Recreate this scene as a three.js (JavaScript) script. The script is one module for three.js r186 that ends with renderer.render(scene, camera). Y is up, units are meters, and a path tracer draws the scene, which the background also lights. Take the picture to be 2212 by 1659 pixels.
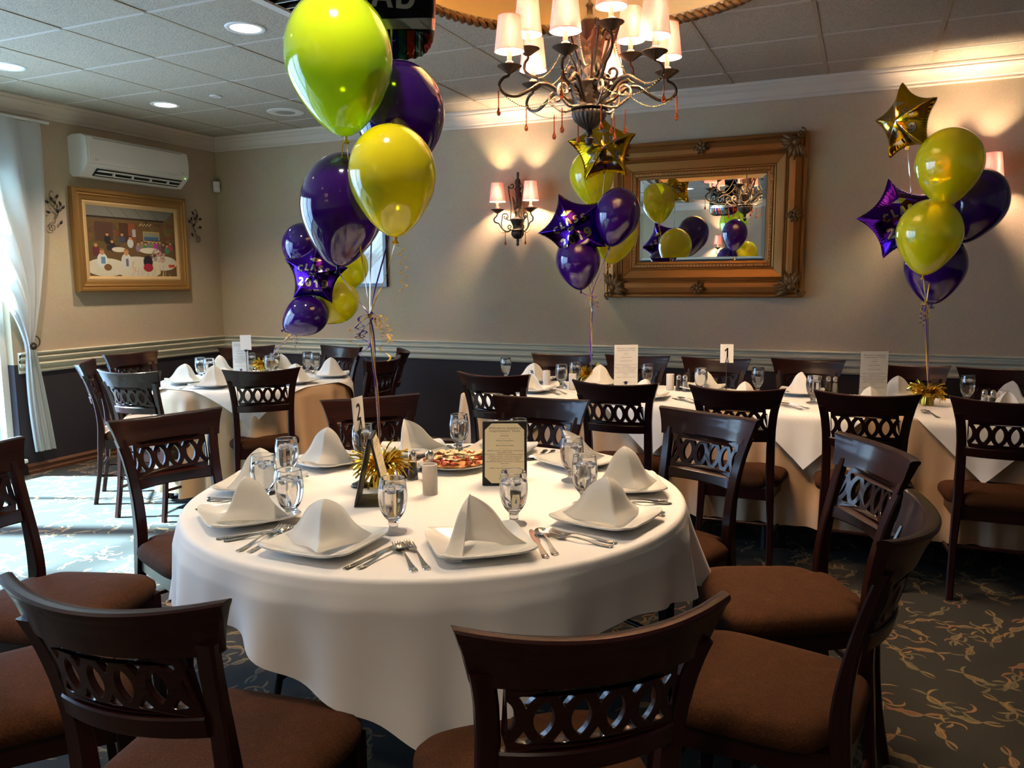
import * as THREE from 'three';
import { RoundedBoxGeometry } from 'three/addons/geometries/RoundedBoxGeometry.js';
import { mergeGeometries, toCreasedNormals } from 'three/addons/utils/BufferGeometryUtils.js';
import { RectAreaLightUniformsLib } from 'three/addons/lights/RectAreaLightUniformsLib.js';
import { Brush, Evaluator, SUBTRACTION } from 'three-bvh-csg';

// ---------------------------------------------------------------- camera, sky, sun, exposure
const scene = new THREE.Scene();
const camera = new THREE.PerspectiveCamera(2 * Math.atan(829.5 / 1722) * 180 / Math.PI, 2212 / 1659, 0.05, 60);
{
  const yaw = 0.4153, pitch = 0.1268, roll = 0.0066, s = Math.sin, c = Math.cos;
  const f0 = new THREE.Vector3(-s(yaw), 0, -c(yaw)), r0 = new THREE.Vector3(c(yaw), 0, -s(yaw)), u0 = new THREE.Vector3(0, 1, 0);
  const f = f0.clone().multiplyScalar(c(pitch)).addScaledVector(u0, -s(pitch));
  const u = u0.clone().multiplyScalar(c(pitch)).addScaledVector(f0, s(pitch));
  const R = r0.clone().multiplyScalar(c(roll)).addScaledVector(u, -s(roll));
  const U = r0.clone().multiplyScalar(s(roll)).addScaledVector(u, c(roll));
  camera.matrixAutoUpdate = true;
  camera.quaternion.setFromRotationMatrix(new THREE.Matrix4().makeBasis(R, U, f.negate()));
  camera.position.set(5.646, 1.395, 5.922);
}
const renderer = new THREE.WebGLRenderer({ antialias: true });
renderer.toneMapping = THREE.LinearToneMapping;
renderer.toneMappingExposure = 2.0;
renderer.shadowMap.enabled = true;
scene.background = new THREE.Color().setRGB(0.42, 0.72, 1.45);      // bright daylight sky outside the windows
RectAreaLightUniformsLib.init();
const sun = new THREE.DirectionalLight(new THREE.Color().setRGB(0.64, 0.93, 1.0), 60);
sun.position.set(-9.3, 7.9, 3.72 + 4); sun.target.position.set(0, 0, 4);
sun.shadow.radius = 6;
sun.castShadow = true; sun.shadow.mapSize.set(2048, 2048);
Object.assign(sun.shadow.camera, { left: -7, right: 7, top: 7, bottom: -7, near: 1, far: 30 });
scene.add(sun, sun.target);
const LAMP = { chandelier: 1.75, sconce: 1.6, down: 2.3 };
const WARM = new THREE.Color().setRGB(1.0, 0.72, 0.46), WARM2 = new THREE.Color().setRGB(1.0, 0.80, 0.60);

// ---------------------------------------------------------------- helpers
const V3 = THREE.Vector3, PI = Math.PI, sin = Math.sin, cos = Math.cos, hyp = Math.hypot;
const lerp = (a, b, t) => a + (b - a) * t, clamp = (x, a, b) => Math.min(b, Math.max(a, x)), sstep = (a, b, x) => { const t = clamp((x - a) / (b - a), 0, 1); return t * t * (3 - 2 * t); };
function RNG(seed) { let s = seed >>> 0; return () => { s = (s + 0x6d2b79f5) | 0; let t = Math.imul(s ^ (s >>> 15), 1 | s); t = (t + Math.imul(t ^ (t >>> 7), 61 | t)) ^ t; return ((t ^ (t >>> 14)) >>> 0) / 4294967296; }; }
const names = new Map();
function numbered(n) { n = n.replace(/_\d{3}$/, ''); const k = names.get(n) || 0; names.set(n, k + 1); return k ? n + '_' + String(k).padStart(3, '0') : n; }
function tag(o, label, category, group, kind) { if (label) o.userData.label = label; if (category) o.userData.category = category; if (group) o.userData.group = group; if (kind) o.userData.kind = kind; return o; }
function thing(name, label, category, pos = [0, 0, 0], turn = 0, group) {
  const o = new THREE.Group(); o.name = numbered(name); o.position.set(...pos); o.rotation.y = turn; scene.add(o);
  return tag(o, label, category, group);
}
function part(parent, name, geo, mat, label, kind) { const m = new THREE.Mesh(geo, mat); m.name = name; parent.add(m); if (label) m.userData.label = label; if (kind) m.userData.kind = kind; return m; }
function solo(name, geo, mat, label, category, pos = [0, 0, 0], turn = 0, group) {
  const m = new THREE.Mesh(geo, mat); m.name = numbered(name); m.position.set(...pos); m.rotation.y = turn; scene.add(m); return tag(m, label, category, group);
}
function struct(name, geo, mat, label) { const m = new THREE.Mesh(geo, mat); m.name = name; m.userData.kind = 'structure'; if (label) m.userData.label = label; scene.add(m); return m; }
function dup(root, pos, turn, label, group) {
  const r = root.clone(); r.name = numbered(root.name); r.userData = { ...root.userData }; r.position.set(...pos); if (turn !== undefined) r.rotation.set(0, turn, 0);
  if (label) r.userData.label = label; if (group) r.userData.group = group; scene.add(r); return r;
}
// geometry builders
function gridGeo(rows, { closed = false, uv } = {}) {            // rows: array of rows of [x,y,z]
  const nv = rows.length, nu = rows[0].length, pos = [], uvs = [], idx = [];
  rows.forEach((r, j) => r.forEach((p, i) => { pos.push(p[0], p[1], p[2]); const q = uv ? uv(i / (nu - 1), j / (nv - 1), p) : [i / (nu - 1), j / (nv - 1)]; uvs.push(q[0], q[1]); }));
  for (let j = 0; j < nv - 1; j++) for (let i = 0; i < nu - 1; i++) { const a = j * nu + i, b = a + 1, c = a + nu, d = c + 1; idx.push(a, b, d, a, d, c); }
  const g = new THREE.BufferGeometry();
  g.setAttribute('position', new THREE.Float32BufferAttribute(pos, 3)); g.setAttribute('uv', new THREE.Float32BufferAttribute(uvs, 2)); g.setIndex(idx); g.computeVertexNormals();
  if (closed) { const n = g.attributes.normal; for (let j = 0; j < nv; j++) { const a = j * nu, b = a + nu - 1, v = new V3(n.getX(a) + n.getX(b), n.getY(a) + n.getY(b), n.getZ(a) + n.getZ(b)).normalize(); n.setXYZ(a, v.x, v.y, v.z); n.setXYZ(b, v.x, v.y, v.z); } }
  return g;
}
function shellGeo(rows, t, opt = {}) {                            // thick sheet; back side lies t along minus the normal
  const f = gridGeo(rows, opt), nv = rows.length, nu = rows[0].length, p = f.attributes.position, n = f.attributes.normal;
  const back = rows.map((r, j) => r.map((q, i) => { const k = j * nu + i; return [p.getX(k) - n.getX(k) * t, p.getY(k) - n.getY(k) * t, p.getZ(k) - n.getZ(k) * t]; }));
  const rev = back.map((r) => r.slice().reverse());
  const list = [f, gridGeo(rev, opt)];
  const strip = (a, b) => list.push(gridGeo([b, a]));
  strip(rows[0], back[0]); strip(back[nv - 1], rows[nv - 1]);
  if (!opt.closed) { strip(back.map((r) => r[0]), rows.map((r) => r[0])); strip(rows.map((r) => r[nu - 1]), back.map((r) => r[nu - 1])); }
  return mergeGeometries(list);
}
function loft(loops, { caps = true, crease = 0.6, ring = false } = {}) {   // loops: closed cross sections, same count, wound counter-clockwise seen from the end
  const n = loops[0].length, idx = [], pos = [], uvs = [];
  let len = 0;
  loops.forEach((L, j) => { if (j) len += hyp(...[0, 1, 2].map((k) => L[0][k] - loops[j - 1][0][k])); L.forEach((p, i) => { pos.push(...p); uvs.push(len, i / n); }); });
  const m = loops.length, J = ring ? m : m - 1;
  for (let j = 0; j < J; j++) for (let i = 0; i < n; i++) { const a = j * n + i, b = j * n + (i + 1) % n, c = ((j + 1) % m) * n + i, d = ((j + 1) % m) * n + (i + 1) % n; idx.push(a, b, d, a, d, c); }
  if (caps && !ring) for (const [L, flip] of [[0, true], [m - 1, false]]) {
    const c = [0, 0, 0]; loops[L].forEach((p) => { for (let k = 0; k < 3; k++) c[k] += p[k] / n; });
    const ci = pos.length / 3; pos.push(...c); uvs.push(0, 0);
    for (let i = 0; i < n; i++) { const a = L * n + i, b = L * n + (i + 1) % n; flip ? idx.push(ci, b, a) : idx.push(ci, a, b); }
  }
  const g = new THREE.BufferGeometry(); g.setAttribute('position', new THREE.Float32BufferAttribute(pos, 3)); g.setAttribute('uv', new THREE.Float32BufferAttribute(uvs, 2)); g.setIndex(idx);
  return toCreasedNormals(g, crease);
}
const clean = (g) => { g = g.index ? g.toNonIndexed() : g; for (const k of Object.keys(g.attributes)) if (!['position', 'normal', 'uv'].includes(k)) g.deleteAttribute(k); if (!g.attributes.uv) g.setAttribute('uv', new THREE.Float32BufferAttribute(new Float32Array(g.attributes.position.count * 2), 2)); return g; };
const merge = (...l) => mergeGeometries(l.flat().map(clean));
function box(w, h, d, x = 0, y = 0, z = 0, r = 0) { const g = r ? new RoundedBoxGeometry(w, h, d, 2, r) : new THREE.BoxGeometry(w, h, d); g.translate(x, y, z); return g; }
function bx(x0, x1, y0, y1, z0, z1, r = 0) { return box(x1 - x0, y1 - y0, z1 - z0, (x0 + x1) / 2, (y0 + y1) / 2, (z0 + z1) / 2, r); }
function lathe(pts, seg = 32) { return new THREE.LatheGeometry(pts.map((p) => new THREE.Vector2(p[0], p[1])), seg); }
const curve = (pts, closed = false) => new THREE.CatmullRomCurve3(pts.map((p) => new V3(...p)), closed);
function tube(pts, r, seg = 24, rad = 8, closed = false) { return new THREE.TubeGeometry(curve(pts, closed), seg, r, rad, closed); }
function cyl(r0, r1, h, x, y, z, seg = 20) { const g = new THREE.CylinderGeometry(r1, r0, h, seg); g.translate(x, y + h / 2, z); return g; }
function ball(r, x, y, z, w = 16, h = 12) { const g = new THREE.SphereGeometry(r, w, h); g.translate(x, y, z); return g; }
function taperTube(pts, rf, seg = 30, rad = 8) {                  // tube of varying radius rf(t)
  const c = curve(pts), F = c.computeFrenetFrames(seg), loops = [];
  for (let i = 0; i <= seg; i++) { const t = i / seg, p = c.getPointAt(t), r = rf(t), L = []; for (let k = 0; k < rad; k++) { const a = -k / rad * 2 * PI; L.push(p.clone().addScaledVector(F.normals[i], cos(a) * r).addScaledVector(F.binormals[i], sin(a) * r).toArray()); } loops.push(L.reverse()); }
  return loft(loops, { crease: 1.2 });
}
function ribbonGeo(pts, w, seg = 60, twist = 0, th = 0.0006, side = [0, 0, 1]) {   // flat strip of width w along a path
  const c = curve(pts), loops = [];
  for (let i = 0; i <= seg; i++) {
    const t = i / seg, p = c.getPointAt(t), d = c.getTangentAt(t), a = twist * t;
    let n = new V3(...side).addScaledVector(d, -d.dot(new V3(...side))); if (n.lengthSq() < 1e-6) n = new V3(1, 0, 0); n.normalize();
    const b = new V3().crossVectors(d, n), N = n.clone().multiplyScalar(cos(a)).addScaledVector(b, sin(a)), B = new V3().crossVectors(d, N);
    loops.push([[1, 1], [-1, 1], [-1, -1], [1, -1]].map(([q, s]) => p.clone().addScaledVector(B, q * w / 2).addScaledVector(N, s * th / 2).toArray()));
  }
  return loft(loops, { crease: 0.7 });
}
const T = (g, x = 0, y = 0, z = 0) => { g.translate(x, y, z); return g; };
const RY = (g, a) => { g.rotateY(a); return g; };

// ---------------------------------------------------------------- textures
function canvasTex(w, h, draw, srgb = true) {
  const c = document.createElement('canvas'); c.width = w; c.height = h; draw(c.getContext('2d'), w, h);
  const t = new THREE.CanvasTexture(c); if (srgb) t.colorSpace = THREE.SRGBColorSpace; t.wrapS = t.wrapT = THREE.RepeatWrapping; t.magFilter = THREE.LinearFilter; t.anisotropy = 8; return t;
}
function rep(t, sx, sy) { const q = t.clone(); q.repeat.set(sx, sy); q.needsUpdate = true; return q; }
function speckle(x, w, h, amt, seed) { const d = x.getImageData(0, 0, w, h), r = RNG(seed), a = d.data; for (let i = 0; i < a.length; i += 4) { const n = (r() - 0.5) * amt; a[i] = clamp(a[i] + n, 0, 255); a[i + 1] = clamp(a[i + 1] + n, 0, 255); a[i + 2] = clamp(a[i + 2] + n, 0, 255); } x.putImageData(d, 0, 0); }

const carpetTex = canvasTex(2048, 2048, (x, w, h) => {            // 1.3 m square of scrolling vines
  x.fillStyle = 'rgb(42,39,33)'; x.fillRect(0, 0, w, h);
  const r = RNG(11), cols = ['128,104,68', '112,98,70', '124,88,60', '98,90,64', '134,100,62'];
  // tapered crescent: a stroke that swells in the middle and curls by bend radians
  const blade = (px, py, a, l, wd, bend, col) => { const N = 18, L = [], R = []; let X = px, Y = py; for (let i = 0; i <= N; i++) { const t = i / N, q = wd * Math.pow(sin(PI * Math.min(1, 0.04 + t * 0.94)), 0.8); L.push([X - sin(a) * q, Y + cos(a) * q]); R.push([X + sin(a) * q, Y - cos(a) * q]); X += cos(a) * l / N; Y += sin(a) * l / N; a += bend / N * (0.4 + 1.2 * t); } x.fillStyle = 'rgb(' + col + ')'; x.beginPath(); [...L, ...R.reverse()].forEach((p, i) => (i ? x.lineTo(p[0], p[1]) : x.moveTo(p[0], p[1]))); x.fill(); return [X, Y, a]; };
  const motif = (px, py, a, s, f, cl, rr) => {
    const [X, Y, b] = blade(px, py, a, 175 * s, 7 * s, f * 1.5, cl[0]); blade(X, Y, b, 120 * s, 7.5 * s, f * 2.6, cl[1]);
    blade(px, py, a + f * 0.5, 120 * s, 8 * s, -f * 0.9, cl[1]); blade(px, py, a - f * 0.5, 90 * s, 7 * s, f * 1.8, cl[2]); blade(px, py, a + PI - 0.4, 80 * s, 9 * s, f * 1.0, cl[0]); blade(px, py, a + PI + 0.5, 95 * s, 7 * s, -f * 1.2, cl[2]);
    for (const [t, o, l] of [[0.45, -0.8, 78], [0.7, 0.9, 66], [0.95, -0.7, 84]]) { const qx = lerp(px, X, t), qy = lerp(py, Y, t); blade(qx, qy, a + f * o + f * t * 0.8, l * s, 8 * s, -f * o * 1.3, cl[Math.floor(rr * 3)]); }
  };
  const n = 8, step = w / n;
  for (let j = 0; j < n; j++) for (let i = 0; i < n; i++) {
    const cx = (i + (j % 2) * 0.5 + 0.5 + (r() - 0.5) * 0.5) * step, cy = (j + 0.5 + (r() - 0.5) * 0.5) * step, rot = r() * 6.28, sz = 0.95 + r() * 0.35, fl = r() < 0.5 ? 1 : -1, cl = [0, 1, 2].map(() => cols[Math.floor(r() * 5)]), rr = r();
    for (const ox of [-w, 0, w]) for (const oy of [-h, 0, h]) { const X = cx + ox, Y = cy + oy; if (X > -340 && X < w + 340 && Y > -340 && Y < h + 340) motif(X, Y, rot, sz, fl, cl, rr); }
  }
  speckle(x, w, h, 30, 5);
});
const tileTex = canvasTex(1024, 1024, (x, w, h) => {              // fissured mineral tile, 0.61 m
  x.fillStyle = 'rgb(170,160,142)'; x.fillRect(0, 0, w, h); const r = RNG(7);
  for (let i = 0; i < 2600; i++) { const px = r() * w, py = r() * h, a = (r() - 0.5) * 1.2, l = 4 + r() * r() * 26, k = 98 + r() * 56; x.strokeStyle = `rgba(${k},${k - 6},${k - 18},${0.35 + r() * 0.45})`; x.lineWidth = 1.5 + r() * 4; x.lineCap = 'round'; x.beginPath(); x.moveTo(px, py); x.quadraticCurveTo(px + cos(a) * l * 0.5 + r() * 6, py + sin(a) * l * 0.5 + r() * 6, px + cos(a) * l, py + sin(a) * l); x.stroke(); }
  for (let i = 0; i < 1500; i++) { const k = 190 + r() * 25; x.fillStyle = `rgba(${k},${k - 3},${k - 10},0.5)`; x.beginPath(); x.arc(r() * w, r() * h, 1 + r() * 4, 0, 7); x.fill(); }
  speckle(x, w, h, 22, 3);
});
const tileBump = canvasTex(512, 512, (x, w, h) => { x.fillStyle = '#bbb'; x.fillRect(0, 0, w, h); const r = RNG(8); for (let i = 0; i < 2600; i++) { const k = r() * 110; x.fillStyle = `rgba(${k},${k},${k},0.6)`; x.beginPath(); x.ellipse(r() * w, r() * h, 1 + r() * 7, 1 + r() * 2.4, (r() - 0.5) * 1.4, 0, 7); x.fill(); } }, false);
const wallTex = canvasTex(512, 512, (x, w, h) => { x.fillStyle = 'rgb(182,164,132)'; x.fillRect(0, 0, w, h); const r = RNG(21); for (let i = 0; i < 500; i++) { x.fillStyle = `rgba(${150 + r() * 50},${142 + r() * 48},${118 + r() * 40},0.05)`; x.beginPath(); x.arc(r() * w, r() * h, 10 + r() * 60, 0, 7); x.fill(); } speckle(x, w, h, 10, 2); });
const grainTex = canvasTex(512, 512, (x, w, h) => { x.fillStyle = 'rgb(34,8,7)'; x.fillRect(0, 0, w, h); const r = RNG(31); for (let i = 0; i < 700; i++) { const y = r() * h, k = r(); x.strokeStyle = `rgba(${k < 0.5 ? '16,5,5' : '56,16,11'},${0.08 + r() * 0.2})`; x.lineWidth = 0.7 + r() * 2.4; x.beginPath(); x.moveTo(0, y); x.bezierCurveTo(w * 0.3, y + (r() - 0.5) * 22, w * 0.7, y + (r() - 0.5) * 22, w, y); x.stroke(); } });
const seatTex = canvasTex(512, 512, (x, w, h) => { x.fillStyle = 'rgb(64,36,15)'; x.fillRect(0, 0, w, h); const r = RNG(41); for (let i = 0; i < 420; i++) { x.fillStyle = `rgba(${r() < 0.5 ? '50,28,16' : '80,50,27'},0.10)`; x.beginPath(); x.ellipse(r() * w, r() * h, 8 + r() * 40, 4 + r() * 16, r() * 3, 0, 7); x.fill(); } for (let i = 0; i < 26; i++) { x.strokeStyle = 'rgba(92,54,38,0.25)'; x.lineWidth = 2; x.beginPath(); const px = r() * w, py = r() * h; x.ellipse(px, py, 10 + r() * 26, 6 + r() * 12, r() * 3, 0, 5); x.stroke(); } speckle(x, w, h, 34, 6); });

// ---------------------------------------------------------------- materials
const C = (r, g, b) => new THREE.Color().setRGB(r, g, b);
const std = (c, rough, metal = 0, o = {}) => new THREE.MeshStandardMaterial({ color: c, roughness: rough, metalness: metal, ...o });
const phy = (c, rough, o = {}) => new THREE.MeshPhysicalMaterial({ color: c, roughness: rough, ...o });
const M = {
  wood: phy(0xffffff, 0.34, { map: rep(grainTex, 1, 1), specularIntensity: 0.4, clearcoat: 0.3, clearcoatRoughness: 0.12 }),
  seat: phy(0xffffff, 0.9, { map: rep(seatTex, 1, 1), specularIntensity: 0.3 }),
  cloth: phy(C(0.80, 0.775, 0.75), 0.8, { sheen: 0.25, sheenColor: C(0.8, 0.8, 0.85), sheenRoughness: 0.5 }),
  napkin: phy(C(0.86, 0.83, 0.77), 0.95, { transmission: 0.35, thickness: 0 }),
  beige: phy(C(0.52, 0.34, 0.20), 0.55, { sheen: 0.5, sheenColor: C(0.6, 0.45, 0.3), sheenRoughness: 0.4 }),
  china: phy(C(0.80, 0.79, 0.74), 0.18, { clearcoat: 0.6, clearcoatRoughness: 0.05 }),
  steel: std(C(0.72, 0.70, 0.66), 0.16, 1), chrome: std(C(0.8, 0.8, 0.8), 0.1, 1),
  glass: phy(0xffffff, 0.0, { transmission: 1, thickness: 0.004, ior: 1.5 }),
  water: phy(C(0.99, 0.995, 1), 0.0, { transmission: 1, thickness: 0.05, ior: 1.33 }),
  ice: phy(C(0.97, 0.98, 1), 0.18, { transmission: 0.85, thickness: 0.02, ior: 1.31 }),
  frost: phy(C(0.82, 0.78, 0.74), 0.6, { transmission: 0.4, thickness: 0 }),
  black: std(C(0.012, 0.012, 0.014), 0.45), blackGloss: phy(C(0.01, 0.01, 0.012), 0.3, { clearcoat: 0.5 }),
  bronze: std(C(0.085, 0.06, 0.04), 0.42, 0.7), bronzeDark: std(C(0.05, 0.04, 0.035), 0.4, 0.7), bronzePale: std(C(0.30, 0.21, 0.14), 0.45, 0.6),
  gilt: std(C(0.33, 0.15, 0.04), 0.4, 0.72), giltDark: std(C(0.17, 0.095, 0.035), 0.5, 0.6), giltLight: std(C(0.62, 0.40, 0.15), 0.38, 0.6),
  wall: std(0xffffff, 0.9, 0, { map: rep(wallTex, 0.5, 0.5) }), wainscot: std(C(0.022, 0.016, 0.022), 0.75), trim: std(C(0.60, 0.55, 0.42), 0.5), crown: std(C(0.60, 0.52, 0.42), 0.6),
  base: phy(C(0.12, 0.045, 0.02), 0.4, { clearcoat: 0.3 }), plaster: std(C(0.72, 0.56, 0.27), 0.85), grid: std(C(0.36, 0.29, 0.20), 0.7), gridWhite: std(C(0.5, 0.47, 0.42), 0.7),
  tile: std(0xffffff, 0.95, 0, { map: tileTex, bumpMap: tileBump, bumpScale: 0.003 }), roof: std(C(0.3, 0.3, 0.3), 1),
  carpet: std(0xffffff, 0.95, 0, { map: rep(carpetTex, 1 / 1.3, 1 / 1.3) }),
  white: std(C(0.75, 0.75, 0.72), 0.4), plastic: phy(C(0.68, 0.66, 0.60), 0.35, { clearcoat: 0.2 }), dark: std(C(0.01, 0.01, 0.01), 0.7),
  mirror: std(C(0.92, 0.94, 0.93), 0.0, 1),
  sheer: phy(C(0.7, 0.72, 0.72), 0.9, { transmission: 0.5, thickness: 0 }), pane: phy(C(0.9, 0.95, 1), 0.0, { transmission: 1, thickness: 0 }),
  yellow: phy(C(0.97, 0.90, 0.01), 0.12, { transmission: 0.36, thickness: 0, clearcoat: 1, clearcoatRoughness: 0.02 }),
  lime: phy(C(0.70, 0.95, 0.015), 0.12, { transmission: 0.34, thickness: 0, clearcoat: 1, clearcoatRoughness: 0.02 }),
  purple: phy(C(0.05, 0.003, 0.22), 0.1, { transmission: 0.45, thickness: 0, clearcoat: 1, clearcoatRoughness: 0.02 }),
  rubberY: phy(C(0.75, 0.42, 0.01), 0.3), rubberP: phy(C(0.03, 0.006, 0.1), 0.3),
  ribbonY: phy(C(0.85, 0.50, 0.03), 0.28, { clearcoat: 0.6 }), ribbonP: phy(C(0.09, 0.025, 0.32), 0.25, { clearcoat: 0.6 }), ribbonS: std(C(0.75, 0.68, 0.6), 0.25, 0.8),
  tinsel: std(C(0.78, 0.55, 0.08), 0.2, 1), confetti: std(C(0.045, 0.02, 0.13), 0.3, 0.6),
  shade: phy(C(0.84, 0.50, 0.48), 0.9, { transmission: 0.34, thickness: 0 }),
  bulb: std(C(1, 0.9, 0.7), 0.5, 0, { emissive: C(1, 0.72, 0.42), emissiveIntensity: 9 }),
  lens: std(C(1, 0.95, 0.85), 0.5, 0, { emissive: C(1, 0.82, 0.58), emissiveIntensity: 3 }),
  sleeve: phy(C(0.72, 0.55, 0.40), 0.6), amber: phy(C(0.75, 0.16, 0.03), 0.02, { transmission: 0.9, thickness: 0.02, ior: 1.5 }), bead: std(C(0.75, 0.6, 0.28), 0.25, 0.8),
  print: std(C(0.8, 0.8, 0.78), 0.6), plum: phy(C(0.06, 0.03, 0.09), 0.2, { clearcoat: 0.7 }),
  leafMetal: std(C(0.03, 0.02, 0.03), 0.5, 0.5), wire: std(C(0.1, 0.085, 0.06), 0.5, 0.6),
};

// ---------------------------------------------------------------- the room
function uvM(g) { g = clean(g); const p = g.attributes.position, n = g.attributes.normal, u = g.attributes.uv; for (let i = 0; i < p.count; i++) { const a = Math.abs(n.getX(i)), b = Math.abs(n.getY(i)), c = Math.abs(n.getZ(i)); if (b > a && b > c) u.setXY(i, p.getX(i), -p.getZ(i)); else if (a > c) u.setXY(i, p.getZ(i), p.getY(i)); else u.setXY(i, p.getX(i), p.getY(i)); } return g; }
const RW = 9.15, RD = 8.3, CEIL = 2.74, RAILT = 0.908, RAILB = 0.753;
struct('floor', uvM(bx(-0.2, RW + 0.2, -0.12, 0, -0.2, RD + 0.2)), M.carpet, 'patterned carpet of curling vines and leaves');
struct('roof_slab', bx(-0.2, RW + 0.2, 3.3, 3.4, -0.2, RD + 0.2), M.roof);
{
  const wins = [[2.10, 3.52], [3.60, 5.02], [5.10, 6.52]], W0 = 0.12, W1 = 2.38;
  const walls = {
    wall_back: [[-0.2, RW + 0.2, -0.18, 0]], wall_right: [[RW, RW + 0.18, 0, RD]], wall_front: [[-0.2, RW + 0.2, RD, RD + 0.18]],
  };
  const mk = (name, up, low) => { const w = struct(name, uvM(merge(up)), M.wall); part(w, 'wainscot', merge(low), M.wainscot, 'dark aubergine painted lower wall'); return w; };
  for (const [n, [[x0, x1, z0, z1]]] of Object.entries(walls)) mk(n, [bx(x0, x1, 0.82, 3.3, z0, z1)], [bx(x0, x1, 0, 0.82, z0, z1)]);
  const up = [], low = []; let z = 0;
  for (const [a, b] of [...wins, [RD, RD]]) { up.push(bx(-0.18, 0, 0.82, 3.3, z, a)); low.push(bx(-0.18, 0, 0, 0.82, z, a)); if (b > a) { up.push(bx(-0.18, 0, W1, 3.3, a, b)); low.push(bx(-0.18, 0, 0, W0, a, b)); } z = b; }
  mk('wall_left', up, low);
  wins.forEach(([a, b], k) => {
    const w = new THREE.Group(); w.name = 'window_' + (k + 1); w.userData.kind = 'structure'; scene.add(w);
    const f = 0.05, x0 = -0.13, x1 = -0.07;
    part(w, 'window_frame', merge(bx(x0, x1, W0, W0 + f, a, b), bx(x0, x1, W1 - f, W1, a, b), bx(x0, x1, W0, W1, a, a + f), bx(x0, x1, W0, W1, b - f, b)), M.white);
    part(w, 'mullion', merge(bx(x0 + 0.01, x1 - 0.01, W0 + f, W1 - f, (a + b) / 2 - 0.018, (a + b) / 2 + 0.018), bx(x0 + 0.01, x1 - 0.01, 1.85, 1.885, a + f, b - f)), M.white);
    part(w, 'pane', bx(-0.102, -0.098, W0 + f, W1 - f, a + f, b - f), M.pane);
    part(w, 'window_sill', bx(-0.07, 0.03, W0 - 0.03, W0, a - 0.03, b + 0.03, 0.008), M.white);
  });
  // profiles run along the walls; p = list of [out, y]
  const runs = (p) => {
    const L = (list) => loft(list, { crease: 0.35 });
    const bw = L([0, RW].map((x) => p.map(([o, y]) => [x, y, o])).map((l) => l));
    const fw = L([RW, 0].map((x) => p.map(([o, y]) => [x, y, RD - o])));
    const rw = L([0, RD].map((zz) => p.map(([o, y]) => [RW - o, y, zz])));
    const lw = (z0, z1) => L([z1, z0].map((zz) => p.map(([o, y]) => [o, y, zz])));
    return { bw, fw, rw, lw };
  };
  const rail = [[0, RAILB], [0.012, RAILB], [0.018, RAILB + 0.012], [0.018, RAILB + 0.022], [0.012, RAILB + 0.028], [0.012, RAILB + 0.04], [0.03, RAILB + 0.052], [0.034, RAILB + 0.062], [0.03, RAILB + 0.072], [0.014, RAILB + 0.08], [0.014, RAILB + 0.093], [0.036, RAILB + 0.103], [0.04, RAILB + 0.112], [0.036, RAILB + 0.12], [0.022, RAILB + 0.126], [0.022, RAILB + 0.136], [0.042, RAILB + 0.142], [0.046, RAILB + 0.15], [0.042, RAILT], [0, RAILT]];
  const crown = [[0, 2.622], [0.012, 2.622], [0.016, 2.63], [0.016, 2.642], [0.026, 2.648], [0.034, 2.665], [0.05, 2.685], [0.075, 2.7], [0.082, 2.708], [0.082, 2.716], [0.092, 2.722], [0.096, 2.732], [0.096, CEIL], [0, CEIL]];
  const baseb = [[0, 0.0005], [0.024, 0.0005], [0.024, 0.02], [0.016, 0.03], [0.016, 0.052], [0.02, 0.056], [0.014, 0.066], [0.006, 0.074], [0, 0.076]];
  for (const [nm, p, m] of [['chair_rail', rail, M.trim], ['crown', crown, M.crown], ['baseboard', baseb, M.base]]) {
    const r = runs(p), kind = nm === 'baseboard' ? 'baseboard_' : nm === 'crown' ? 'trim_crown_' : 'trim_rail_';
    struct(kind + 'back', r.bw, m); struct(kind + 'front', r.fw, m); struct(kind + 'right', r.rw, m);
    if (nm === 'crown') struct(kind + 'left', r.lw(0, RD), m);
    else { const seg = [[0, 2.07], [6.55, RD]]; struct(kind + 'left', merge(seg.map(([a, b]) => r.lw(a, b))), m); }
  }
  // ---- ceiling: 0.61 m tiles in a grid, cut by a round recessed dome
  const DX = 4.5, DZ = 2.5, DR = 0.88, ceiling = new THREE.Group(); ceiling.name = 'ceiling'; ceiling.userData.kind = 'structure'; scene.add(ceiling);
  const xs = [0], zs = [0]; for (let x = 0.474; x < RW - 0.1; x += 0.61) xs.push(x); xs.push(RW); for (let q = 0.395; q < RD - 0.1; q += 0.61) zs.push(q); zs.push(RD);
  const ev = new Evaluator(); ev.useGroups = false;
  const hole = new Brush(new THREE.CylinderGeometry(DR - 0.01, DR - 0.01, 0.2, 96)); hole.position.set(DX, CEIL, DZ); hole.updateMatrixWorld();
  const cache = {}, r = RNG(99);
  for (let i = 0; i < xs.length - 1; i++) for (let j = 0; j < zs.length - 1; j++) {
    const x0 = xs[i] + 0.004, x1 = xs[i + 1] - 0.004, z0 = zs[j] + 0.004, z1 = zs[j + 1] - 0.004, w = x1 - x0, d = z1 - z0, cx = (x0 + x1) / 2, cz = (z0 + z1) / 2;
    const far = Math.max(...[[x0, z0], [x1, z0], [x0, z1], [x1, z1]].map(([a, b]) => hyp(a - DX, b - DZ))), near = hyp(clamp(DX, x0, x1) - DX, clamp(DZ, z0, z1) - DZ);
    if (far < DR) continue;
    if (x0 > 2.8 && x1 < 3.55 && z0 > 2.1 && z1 < 2.9) continue;       // the air diffuser sits in this opening
    const vari = Math.floor(r() * 3), key = [Math.round(w * 100), Math.round(d * 100), vari, near < DR ? i + '_' + j : ''].join();
    let g = cache[key];
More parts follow.
